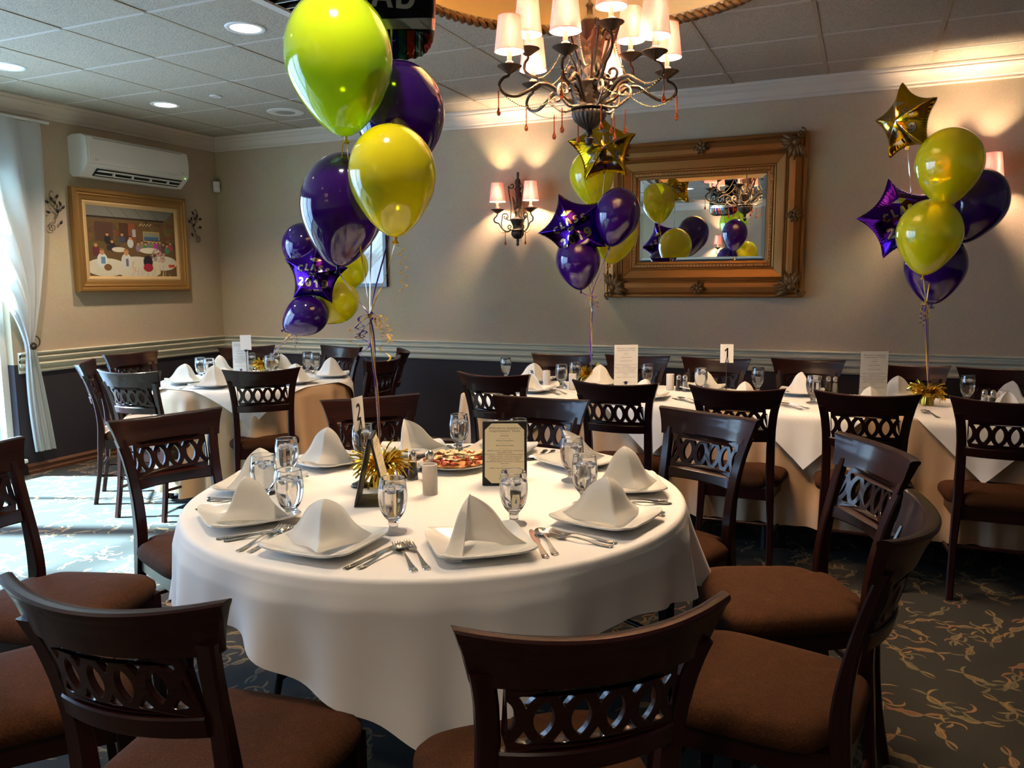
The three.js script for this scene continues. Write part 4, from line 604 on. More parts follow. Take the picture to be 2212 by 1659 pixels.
const votive = (x, z, label, group, y = TY + 0.0006) => { const t = thing('frosted_candle_glass', label, 'candle holder', [x, y, z], 0, group); part(t, 'frosted_glass', lathe([[0.0001, 0], [0.021, 0], [0.023, 0.002], [0.0235, 0.094], [0.0225, 0.096], [0.021, 0.094], [0.0205, 0.006], [0.0001, 0.006]], 32), M.frost); part(t, 'candle', cyl(0.0185, 0.0185, 0.045, 0, 0.0068, 0, 24), std(C(0.8, 0.78, 0.72), 0.6)); return t; };
votive(4.452, 3.842, 'tall frosted white candle glass beside the pepper shaker on the near table');
{
  const t = thing('sauce_dish', 'small purple dish of dark red relish behind the gold tinsel', 'dish', [4.262, TY + 0.0006, 3.685]);
  part(t, 'bowl', lathe([[0.0001, 0], [0.02, 0], [0.022, 0.003], [0.031, 0.036], [0.034, 0.04], [0.033, 0.042], [0.029, 0.038], [0.021, 0.006], [0.0001, 0.005]], 32), M.plum);
  part(t, 'relish', lathe([[0.0001, 0.006], [0.02, 0.007], [0.0275, 0.03], [0.02, 0.035], [0.0001, 0.037]], 24), phy(C(0.14, 0.02, 0.015), 0.35));
  const b = thing('butter_dish', 'small square white dish of butter behind the relish dish', 'dish', [4.235, TY + 0.0006, 3.585], 0.3);
  part(b, 'dish', shellGeo([[-1, 0.02], [-0.8, 0.004], [0.8, 0.004], [1, 0.02]].map(([q, y]) => [-1, -0.8, 0, 0.8, 1].map((s) => [s * 0.035, Math.max(y, Math.abs(s) === 1 ? 0.02 : 0.004), q * 0.035])).reverse(), 0.003), M.china);
  part(b, 'butter', box(0.03, 0.018, 0.036, 0, 0.0135, 0, 0.003), phy(C(0.8, 0.66, 0.25), 0.5));
  // flatbread with tomato and shaved cheese
  const f = thing('flatbread_plate', 'round white plate of flatbread with tomato, herbs and shaved cheese', 'food', [4.355, TY + 0.0006, 3.495]);
  const pr2 = [[0.005, 0.006], [0.06, 0.006], [0.08, 0.008], [0.105, 0.016], [0.122, 0.021], [0.126, 0.0215]].map(([q, y]) => { const r = []; for (let i = 0; i <= 60; i++) { const a = -i / 60 * 2 * PI; r.push([q * cos(a), y, q * sin(a)]); } return r; });
  part(f, 'plate', shellGeo(pr2, 0.004, { closed: true }), M.china); part(f, 'foot_ring', lathe([[0.055, 0], [0.061, 0], [0.062, 0.003], [0.054, 0.003], [0.055, 0]], 36), M.china);
  const rr = RNG(17), bread = ball(0.112, 0, 0, 0, 48, 16); { const p = bread.attributes.position; for (let i = 0; i < p.count; i++) { const x = p.getX(i), y = p.getY(i), z = p.getZ(i), k = 1 + 0.03 * sin(Math.atan2(z, x) * 9) ; p.setXYZ(i, x * k, 0.026 + y * 0.085 + 0.0015 * sin(x * 160) * cos(z * 150), z * k); } bread.computeVertexNormals(); }
  part(f, 'flatbread', bread, phy(C(0.62, 0.30, 0.10), 0.7));
  const lump = (seed) => { const g = new THREE.IcosahedronGeometry(0.009, 1), p = g.attributes.position; for (let i = 0; i < p.count; i++) { const k = 1 + 0.22 * sin(p.getX(i) * 600 + seed) + 0.18 * cos(p.getZ(i) * 700 + seed * 2); p.setXYZ(i, p.getX(i) * k * 1.25, p.getY(i) * k * 0.75, p.getZ(i) * k); } g.computeVertexNormals(); return g; };
  const tomato = [lump(1), lump(4)], tm = [phy(C(0.42, 0.035, 0.015), 0.3), phy(C(0.55, 0.11, 0.03), 0.35)];
  const flake = (w, l, cu) => { const rows = []; for (let j = 0; j <= 4; j++) { const r = []; for (let i = 0; i <= 6; i++) { const u = i / 3 - 1, v = j / 2 - 1; r.push([u * l, cu * u * u - 0.002 * v * v, v * w * (1 - 0.25 * Math.abs(u))]); } rows.push(r); } return shellGeo(rows.reverse(), 0.0012); };
  const cheese = [flake(0.011, 0.022, 0.004), flake(0.008, 0.026, -0.004), flake(0.013, 0.016, 0.003)], cm = phy(C(0.80, 0.64, 0.36), 0.6), herb = flake(0.004, 0.008, 0.002), hm = phy(C(0.10, 0.13, 0.03), 0.6);
  const put = (n, name, gs, ms, y0, rmax) => { for (let k = 0; k < n; k++) { const a = rr() * 6.28, q = rmax * Math.sqrt(rr()), m = part(f, name, gs[k % gs.length], ms[k % ms.length]); m.position.set(q * cos(a), y0 + rr() * 0.004 - q * q * 0.35, q * sin(a)); m.rotation.set((rr() - 0.5) * 0.5, rr() * 6.28, (rr() - 0.5) * 0.5); const s = 0.8 + rr() * 0.5; m.scale.setScalar(s); } };
  put(70, 'tomato_piece', tomato, tm, 0.037, 0.106); put(42, 'cheese_shaving', cheese, [cm], 0.044, 0.098); put(26, 'herb_piece', [herb], [hm], 0.046, 0.1);
}
// ---- printed menus and table numbers
function menuArt(w, h, bg, ink, corners) {
  return canvasTex(w, h, (x) => {
    x.fillStyle = bg; x.fillRect(0, 0, w, h); x.textAlign = 'center'; const u = w / 100;
    const t = (s, y, px, st = 'italic', a = 1) => { x.globalAlpha = a; x.fillStyle = ink; x.font = `${st} ${px * u}px serif`; x.fillText(s, w / 2, y * h / 100); x.globalAlpha = 1; };
    t("Welcome to Angelina's", 9.5, 7.6); t('Congratulations  Vivian', 14, 7); t('First Course', 18, 4.2, 'italic', 0.3); t('Antipasto', 21.6, 4.8); t('Second Course', 26, 4.2, 'italic', 0.3); t('- Penne Pomodoro -', 30, 5.4); t('Third Course', 34, 4.2, 'italic', 0.3); t('- Mix Greens Salad -', 38.2, 5.4); t('Main Course', 43, 4.2, 'italic', 0.3);
    ['~ Chicken Lorenzo ~ topped with sliced tomato', 'and fontina cheese', '~ Veal Toscano - Sauteed with portobello mushrooms', '~ Tilapia in a lemon, white wine sauce with', 'sun dried tomatoes, artichokes and lightly', 'topped with seasoned bread crumbs', '~ Broiled filet mignon served with a mushroom,', 'wine sauce'].forEach((s, i) => t(s, 46.6 + i * 3.05, 4.3)); t('Dessert', 72, 4.2, 'italic', 0.3); t('- Coffee, Tea, Special Occasion Cake -', 76, 4.8);
    x.fillStyle = 'rgb(48,40,84)'; x.beginPath(); const cx = w * 0.5, cy = h * 0.865; x.moveTo(cx - 12 * u, cy); x.lineTo(cx, cy - 5 * u); x.lineTo(cx + 12 * u, cy); x.lineTo(cx, cy + 5 * u); x.fill(); x.beginPath(); x.ellipse(cx, cy + 5.5 * u, 6.5 * u, 4.5 * u, 0, 0, 7); x.fill(); x.strokeStyle = 'rgb(190,150,110)'; x.lineWidth = 0.9 * u; x.beginPath(); x.moveTo(cx - 11 * u, cy); x.lineTo(cx - 12 * u, cy + 10 * u); x.stroke(); x.beginPath(); x.ellipse(cx - 4 * u, cy + 12 * u, 11 * u, 3 * u, 0.2, 0, 7); x.stroke();
    if (corners) { x.fillStyle = 'rgb(20,22,24)'; const k = 17 * u; for (const [a, b, sx, sy] of [[0, 0, 1, 1], [w, 0, -1, 1], [0, h, 1, -1], [w, h, -1, -1]]) { x.beginPath(); x.moveTo(a, b); x.lineTo(a + sx * k, b); x.lineTo(a, b + sy * k); x.fill(); } }
  });
}
const menuCream = std(0xffffff, 0.6, 0, { map: menuArt(640, 1000, 'rgb(232,219,184)', 'rgb(70,52,40)', true) }), menuWhite = std(0xffffff, 0.5, 0, { map: menuArt(480, 840, 'rgb(226,226,224)', 'rgb(110,104,110)', false) });
function tent(x, z, turn, label) {                                  // padded black A-frame menu board
  const t = thing('menu_stand', label, 'menu', [x, TY + 0.0006, z], turn, 'black framed menus on the near table'), h = 0.206, w = 0.142, th = Math.atan2(0.045, h);
  for (const [s, nm] of [[1, 'front_board'], [-1, 'rear_board']]) { const b = part(t, nm, T(new RoundedBoxGeometry(w, h, 0.006, 2, 0.0025), 0, h / 2, 0), M.black); b.position.set(0, 0.002, s * 0.046); b.rotation.x = -s * th; const m = new THREE.Mesh(box(w - 0.016, h - 0.016, 0.0012, 0, h / 2, s * 0.0036), menuCream); m.name = 'menu_sheet'; b.add(m); if (s < 0) m.rotation.y = 0; }
  part(t, 'spacer', bx(-w / 2 + 0.004, w / 2 - 0.004, 0.002, 0.006, -0.042, 0.042), M.black);
}
tent(4.605, 3.622, 22.4 * rad, 'black framed menu standing upright and facing the camera on the near table'); tent(4.335, 3.975, -63 * rad, 'black table tent menu seen edge-on in front of the gold tinsel');
function numberStand(x, z, turn, lean, txt, label) {
  const t = thing('table_number', label, 'table number', [x, TY + 0.001, z], turn, 'wire table number stands');
  part(t, 'base', lathe([[0.0001, 0], [0.03, 0], [0.032, 0.003], [0.028, 0.01], [0.014, 0.016], [0.005, 0.022], [0.0001, 0.023]], 28), M.blackGloss); part(t, 'rod', cyl(0.0022, 0.0022, 0.15, 0, 0.02, 0, 8), M.black);
  part(t, 'clip', merge(cyl(0.003, 0.008, 0.012, 0, 0.166, -0.001, 12), box(0.022, 0.012, 0.008, 0, 0.18, 0, 0.002), tube([[-0.009, 0.186, 0.005], [-0.005, 0.2, 0.006], [0, 0.218, 0.006], [0.005, 0.2, 0.006], [0.009, 0.186, 0.005]], 0.0018, 16, 6)), M.black);
  const art = txt ? std(0xffffff, 0.5, 0, { map: canvasTex(192, 272, (c, w, h) => { c.fillStyle = 'rgb(232,230,226)'; c.fillRect(0, 0, w, h); c.fillStyle = 'rgb(16,16,18)'; c.textAlign = 'center'; c.textBaseline = 'middle'; c.save(); c.translate(w / 2, h * 0.46); c.scale(0.78, 1); c.font = 'bold 205px sans-serif'; c.fillText(txt, 0, 0); c.restore(); }) }) : M.print;
  const b = part(t, 'card', T(new RoundedBoxGeometry(0.074, 0.106, 0.0016, 2, 0.0007), 0, 0.053, 0), M.print); b.position.set(0, 0.183, 0.0016); b.rotation.x = -lean; if (txt) { const m = new THREE.Mesh(box(0.070, 0.1, 0.0006, 0, 0.053, 0.001), art); m.name = 'number_face'; b.add(m); }
  return t;
}
numberStand(4.199, 3.842, 98 * rad, 0.06, '2', 'table number 2 on a thin black stand on the near table');
numberStand(4.945, 1.31, 20 * rad, 0.05, '1', 'table number 1 on a thin black stand on the long table');
numberStand(1.669, 1.547, 215 * rad, 0.05, '', 'white table number card seen from behind on a black stand on the corner table');
function acrylic(x, z, turn, label, h = 0.27, w = 0.15) {
  const t = thing('acrylic_menu', label, 'menu', [x, TY + 0.003, z], turn, 'clear acrylic menu holders'); 
  const s = part(t, 'sheet', box(w - 0.008, h - 0.01, 0.001, 0, h / 2 + 0.003, 0), menuWhite); part(t, 'acrylic_sleeve', merge(box(w, h, 0.0016, 0, h / 2 + 0.003, 0.0022), box(w, h, 0.0016, 0, h / 2 + 0.003, -0.0022)), phy(0xffffff, 0.02, { transmission: 1, thickness: 0 })); part(t, 'foot', box(w, 0.003, 0.07, 0, 0.0015, 0), phy(0xffffff, 0.02, { transmission: 0.9, thickness: 0 })); return t;
}
acrylic(4.355, 1.30, 26 * rad, 'clear-sleeved white menu with a window reflection, left one on the long table'); acrylic(5.708, 1.30, 20 * rad, 'tall white menu at the right of the long table'); acrylic(1.60, 1.53, 30 * rad, 'bright white menu standing on the corner table', 0.24, 0.115);

// ---- places on the long table
{
  const where = (k, side) => (side ? 'on the long table, near side, ' : 'on the long table, wall side, ') + k, g = 'place settings of the long table', y = 0.7515;
  const A = [[3.70, 1.155, 0, 30, 'far left, behind the shakers'], [4.15, 1.16, 2, 20, 'behind the left tinsel and menu'], [4.79, 1.17, 0, -25, 'left of the number 1 card'], [5.34, 1.16, 2, -35, 'under the mirror corner'], [5.83, 1.17, 2, 10, 'right of the right-hand menu'], [6.36, 1.16, 0, 40, 'at the right edge of the photo']];
  const B = [[3.86, 1.585, 1, 10, 'far left, a low rolled fold'], [4.55, 1.60, 0, 40, 'left of the frosted glass'], [5.08, 1.56, 2, 30, 'behind the third chair'], [5.69, 1.56, 2, 20, 'in front of the right-hand menu'], [6.30, 1.50, 1, -20, 'right edge, by the shakers']];
  for (const [side, list] of [[0, A], [1, B]]) list.forEach(([x, z, k, a, w], i) => { plate(x, y, z, side ? 0.02 : PI, 'square white plate ' + where(w, side), g); napkin(k, x, y + 0.0078, z, a * rad, 'folded napkin ' + where(w, side), g, side ? 0.85 : 1); });
  [[3.475, 1.10, 'at the left end of the long table'], [4.005, 1.22, 'before the first wall-side chair of the long table'], [4.448, 1.15, 'beside the left acrylic menu'], [4.80, 1.30, 'left of the number 1 card stand'], [5.10, 1.15, 'right of the number 1 card'], [5.42, 1.47, 'beside the spoon of the long table'], [6.16, 1.17, 'beside the right-hand shakers'], [3.97, 1.37, 'by the left tinsel, front of a pair']].forEach(([x, z, l], i) => goblet(x, z, 'water goblet ' + l, 'goblets of the long table', y, i));
  for (const [x, z, tu, k, l] of [[4.02, 1.56, 0.9, 'spoon', 'spoon by the left plate of the long table'], [4.80, 1.62, 0.9, 'spoon', 'spoon left of the number 1 card on the long table'], [4.77, 1.64, 0.8, 'knife', 'knife left of the number 1 card on the long table'], [5.34, 1.62, 0.9, 'spoon', 'spoon before the goblet in the middle of the long table'], [5.31, 1.65, 0.8, 'knife', 'knife before the goblet in the middle of the long table'], [3.99, 1.585, 0.8, 'knife', 'knife by the left plate of the long table'], [3.93, 1.22, 0.5, 'fork', 'fork behind the rolled napkin of the long table'], [5.96, 1.66, 0.3, 'spoon', 'spoon below the right tinsel of the long table']]) cutlery(k, x, z, tu, l, 'cutlery of the long table', y + 0.0005);
  shaker(3.745, 1.03 + 0.28, false, 'shaker before the leftmost napkin of the long table', undefined, y); shaker(4.66, 1.24, false, 'dark pepper shaker, left one of the pair by the frosted glass', undefined, y); shaker(4.695, 1.235, true, 'salt shaker, right one of the pair by the frosted glass', undefined, y); shaker(5.475, 1.02, false, 'pepper shaker below the mirror, left of a pair', undefined, y); shaker(5.512, 1.02, true, 'salt shaker below the mirror, right of a pair', undefined, y); shaker(6.215, 1.36, true, 'salt shaker at the right end, left of a pair', undefined, y); shaker(6.252, 1.36, false, 'pepper shaker at the right end, right of a pair', undefined, y);
  for (const [x, z, l] of [[3.845, 1.30, 'small frosted candle glass at the left of the long table'], [4.605, 1.22, 'frosted candle glass left of the paired shakers'], [4.06, 1.42, 'frosted candle glass before the left tinsel'], [5.415, 1.03, 'frosted candle glass under the mirror'], [6.30, 1.35, 'frosted candle glass at the right end of the long table']]) votive(x, z, l, 'frosted candle glasses on the long table', y);
}
// ---- places on the corner table
{
  const g = 'place settings of the corner table', y = TY + 0.005;
  [[1.62, 2.06, 0, 70, 'at its left front, brightest of all'], [1.93, 2.13, 2, 60, 'at its front'], [2.30, 1.80, 0, 50, 'at its right front'], [2.30, 1.42, 2, 30, 'at its right back'], [1.42, 1.55, 2, 90, 'at its far left'], [1.75, 1.27, 1, 30, 'at its back']].forEach(([x, z, k, a, w], i) => { const t = Math.atan2(x - 1.88, z - 1.70); plate(x, y, z, t, 'square white plate on the corner table, ' + w, g); napkin(k, x, y + 0.0078, z, a * rad, 'white peaked napkin on the corner table, ' + w, g, 1.05); });
  [[1.52, 1.83, 'left of a close pair at the left'], [1.63, 1.86, 'right of a close pair at the left'], [1.60, 1.43, 'before the back-corner chair'], [1.86, 1.53, 'in front of the tinsel'], [1.94, 1.22, 'left of the pair at the right back'], [2.05, 1.27, 'right of the pair at the right back'], [1.76, 1.36, 'behind the tinsel, with curled ribbon']].forEach(([x, z, l], i) => goblet(x, z, 'water goblet on the corner table, ' + l, 'goblets of the corner table', y, i));
  const src = scene.children.find((o) => o.name === 'flatbread_plate'); dup(src, [1.70, y, 1.80], 1, 'small plate of flatbread with tomato and cheese on the corner table').scale.setScalar(0.85);
  cutlery('knife', 2.12, 1.98, 0.8, 'knife at the front of the corner table', 'cutlery of the corner table', y + 0.0005); cutlery('spoon', 2.16, 1.93, 0.8, 'spoon at the front of the corner table', 'cutlery of the corner table', y + 0.0005); cutlery('fork', 1.78, 2.20, 0.3, 'fork at the left front of the corner table', 'cutlery of the corner table', y + 0.0005);
}

// ---------------------------------------------------------------- balloons
const BAL = (() => { const p = []; for (let k = 0; k <= 40; k++) { const a = k / 40 * PI, c = cos(a); const r = sin(a) * (1 + 0.0 * c), y = c > 0 ? c * 1.08 : c * (1.14 + 0.22 * Math.pow(-c, 3)); p.push([Math.max(1e-4, r * (c < 0 ? 1 - 0.10 * Math.pow(-c, 2) : 1)), y]); } return lathe(p.reverse(), 56); })();   // unit balloon, neck down at y = -1.36
const KNOT = merge(lathe([[0.0001, 0.004], [0.006, 0.002], [0.005, -0.004], [0.0035, -0.008], [0.008, -0.015], [0.0105, -0.019], [0.009, -0.0195], [0.0001, -0.012]], 16));
function balloon(pos, r, col, tilt, label, group, tie, end, sy = 1) {
  const t = thing('latex_balloon', label, 'balloon', pos, 0, group), mat = { y: M.yellow, l: M.lime, p: M.purple }[col];
  const inner = new THREE.Group(); inner.rotation.set(tilt[0], 0, tilt[1]);
  const b = part(t, 'balloon_body', BAL, mat); b.scale.set(r, r * sy, r); b.rotation.set(tilt[0], 0, tilt[1]);
  const nk = new V3(0, -1.36 * r * sy, 0).applyEuler(b.rotation), k = part(t, 'knot', KNOT, col === 'p' ? M.rubberP : M.rubberY); k.position.copy(nk); k.rotation.copy(b.rotation);
  const p0 = nk.clone().add(new V3(0, -0.012, 0)), e = (q) => [q[0] - pos[0], q[1] - pos[1], q[2] - pos[2]], T1 = new V3(...e(tie)), E1 = new V3(...e(end)), m1 = p0.clone().lerp(T1, 0.45).add(new V3(0.006 * sin(r * 900), 0, 0.006 * cos(r * 700))), m2 = T1.clone().lerp(E1, 0.5).add(new V3(0.006 * cos(r * 800 + pos[0] * 40), 0, 0.005 * sin(pos[1] * 50)));
  part(t, 'ribbon', ribbonGeo([p0.toArray(), m1.toArray(), T1.toArray(), m2.toArray(), E1.toArray()], 0.0048, 60, 5 + r * 20, 0.0006), col === 'p' ? M.ribbonP : M.ribbonY);
  return t;
}
function starGeo(R, puff) {                                         // inflated foil star, face towards +z, with puckered seams
  const tab = []; for (let k = 0; k <= 60; k++) { const f = k / 60, a1 = 2 * PI / 5, x = lerp(1, cos(a1), f), y = sin(a1) * f, m = a1 / 2, sg = 0.185 * 4 * f * (1 - f); tab.push([Math.atan2(y - sin(m) * sg, x - cos(m) * sg), hyp(x - cos(m) * sg, y - sin(m) * sg)]); }
  const N = 300, K = 26, rows = [], ro = (a) => { const q = ((a - PI / 2) % (2 * PI / 5) + 2 * PI / 5) % (2 * PI / 5); let k = 0; while (k < 59 && tab[k + 1][0] < q) k++; const f = clamp((q - tab[k][0]) / (tab[k + 1][0] - tab[k][0]), 0, 1), v = lerp(tab[k][1], tab[k + 1][1], f); return R * (v - 0.035 * sstep(0.88, 1, v)); };
  for (const sgn of [1, -1]) { const half = []; for (let j = 0; j <= K; j++) { const f = sgn > 0 ? j / K : 1 - j / K, r = []; for (let i = 0; i <= N; i++) { const a = -i / N * 2 * PI, o = ro(a), pk = sstep(0.62, 1, f), q = o * f * (1 - 0.006 * pk * (1 + sin(a * 62))); const h = puff * R * Math.pow(Math.max(0, 1 - Math.pow(f, 2.1)), 0.62) * (1 - 0.42 * Math.pow(f, 1.3) * (1 - (o / R - 0.5) * 1.1)) + 0.0035 * pk * (1 - f) * 8 * sin(a * 62) * 0.35; r.push([cos(a) * q, sin(a) * q, sgn * h]); } half.push(r); } rows.push(gridGeo(half, { closed: true, uv: (u, v, p) => [0.5 + sgn * p[0] / (2.1 * R), 0.5 + p[1] / (2.1 * R)] })); }
  return merge(rows);
}
const starArt = (bg, ink, edge) => canvasTex(768, 768, (x, w, h) => {
  x.fillStyle = bg; x.fillRect(0, 0, w, h); x.textAlign = 'center'; x.textBaseline = 'middle'; x.lineJoin = 'round';
  const put = (s, cx, cy, px, kx = 1) => { x.save(); x.translate(cx, cy); x.scale(kx, 1); x.font = `bold ${px}px sans-serif`; x.lineWidth = px * 0.16; x.strokeStyle = edge; x.strokeText(s, 0, 0); x.lineWidth = px * 0.06; x.strokeStyle = ink; x.strokeText(s, 0, 0); x.fillStyle = ink; x.globalAlpha = 0.75; x.fillText(s, 0, 0); x.restore(); };
  [...'CLASS'].forEach((c, i) => put(c, 246 + i * 70, 318 + Math.abs(i - 2) ** 2 * 6, 88)); put('OF', 384, 394, 50); [...'2019'].forEach((c, i) => put(c, 262 + i * 82, 478, 112, 0.95));
  x.fillStyle = ink; x.beginPath(); x.moveTo(330, 238); x.lineTo(392, 212); x.lineTo(452, 238); x.lineTo(392, 262); x.fill(); x.save(); x.translate(386, 562); x.rotate(-0.14); x.fillStyle = 'rgb(214,204,184)'; x.fillRect(-104, -14, 208, 28); x.fillStyle = 'rgb(30,24,26)'; x.fillRect(-12, -18, 20, 36); x.restore();
});
const foilP = std(0xffffff, 0.14, 1, { map: starArt('rgb(66,20,150)', 'rgb(196,190,170)', 'rgb(40,20,70)') }), foilG = std(0xffffff, 0.13, 1, { map: starArt('rgb(214,172,26)', 'rgb(206,200,190)', 'rgb(120,84,20)') });
const STAR = starGeo(1, 0.36);
function star(pos, R, mat, rot, label, tie, end) {
  const t = thing('foil_star_balloon', label, 'balloon', pos, 0, 'foil star balloons'); const b = part(t, 'foil_body', STAR, mat); b.scale.setScalar(R); b.rotation.set(rot[0], rot[1], rot[2], 'YXZ');
  const nk = new V3(0, -0.5 * R, 0).applyEuler(b.rotation), k = part(t, 'tail', ribbonGeo([[0, 0.02, 0], [0.003, -0.01, 0.003], [-0.003, -0.04, 0]], 0.02, 8, 0.6, 0.0008), mat === foilG ? std(C(0.7, 0.5, 0.08), 0.2, 1) : std(C(0.07, 0.02, 0.3), 0.2, 1)); k.position.copy(nk);
  const e = (q) => [q[0] - pos[0], q[1] - pos[1], q[2] - pos[2]]; part(t, 'ribbon', ribbonGeo([[nk.x, nk.y - 0.03, nk.z], [nk.x * 0.6 + e(tie)[0] * 0.4, lerp(nk.y, e(tie)[1], 0.5), lerp(nk.z, e(tie)[2], 0.5)], e(tie), [lerp(e(tie)[0], e(end)[0], 0.5) + 0.006, lerp(e(tie)[1], e(end)[1], 0.5), lerp(e(tie)[2], e(end)[2], 0.5)], e(end)], 0.0045, 60, 7, 0.0006), M.ribbonS);
  return t;
}
function curls(pos, label, seed, n = 7, s = 1) {                     // bundle of curled ribbon ends at the knot of a bunch
  const t = thing('curled_ribbon', label, 'ribbon', pos, 0, 'curled ribbon bundles'), r = RNG(seed);
  for (let k = 0; k < n; k++) {
    const pts = [], a0 = r() * 6.28, dx = cos(a0) * (0.012 + 0.02 * r()) * s, dz = sin(a0) * (0.012 + 0.02 * r()) * s, turns = 2 + r() * 3.5, R = (0.009 + 0.008 * r()) * s, L = (0.05 + 0.07 * r()) * s; const N = 40;
    for (let i = 0; i <= N; i++) { const f = i / N, a = a0 + f * turns * 2 * PI, g = R * sstep(0, 0.2, f); pts.push([dx * sstep(0, 0.35, f) * 1.6 + g * cos(a), 0.02 * s * sin(PI * Math.min(1, f * 3)) - f * L + (k % 3 === 0 ? 0.06 * s * f : 0), dz * sstep(0, 0.35, f) * 1.6 + g * sin(a)]); }
    part(t, 'curl', ribbonGeo(pts, 0.0062 * s, 110, 0, 0.0006, [0, 1, 0]), k % 2 ? M.ribbonP : M.ribbonY);
  }
  return t;
}
function weight(x, y, z, label, seed, s = 1) {                       // foil-wrapped balloon weight with a burst of tinsel
  const t = thing('tinsel_weight', label, 'balloon weight', [x, y, z], 0, 'gold tinsel balloon weights'), r = RNG(seed);
  const bs = []; for (let j = 0; j <= 12; j++) { const f = j / 12, row = []; for (let i = 0; i <= 60; i++) { const a = -i / 60 * 2 * PI, q = (0.034 - 0.008 * f + 0.016 * sstep(0.75, 1, f)) * (1 + 0.05 * sin(a * 15) * (0.3 + f)); row.push([cos(a) * q * s, (0.001 + f * 0.062) * s, sin(a) * q * s]); } bs.push(row); } part(t, 'foil_wrap', merge(gridGeo(bs, { closed: true }), cyl(0.033 * s, 0.033 * s, 0.002, 0, 0.001, 0, 30)), M.tinsel);
  const list = []; for (let k = 0; k < 260; k++) { const a = r() * 6.28, up = 0.1 + 1.35 * r(), L = (0.04 + 0.05 * r()) * s, w = (0.0022 + 0.0016 * r()) * s, pts = [], c = 0.4 + r() * 1.6; for (let i = 0; i <= 4; i++) { const f = i / 4, q = 0.016 * s + L * f * cos(up - c * f * 0.6), yy = 0.06 * s + L * f * sin(up - c * f * 0.6); pts.push([cos(a + 0.3 * f) * q, Math.max(0.004, yy), sin(a + 0.3 * f) * q]); } const tw = r() * 3; const rows = [-1, 1].map((sd) => pts.map((p, i) => [p[0] - sin(a) * w * sd * cos(tw + i * 0.5), p[1] + w * sd * sin(tw + i * 0.5), p[2] + cos(a) * w * sd * cos(tw + i * 0.5)])); list.push(gridGeo(rows)); }
  part(t, 'tinsel_fringe', merge(list), M.tinsel, 'burst of shiny gold tinsel strips', 'stuff'); return t;
}
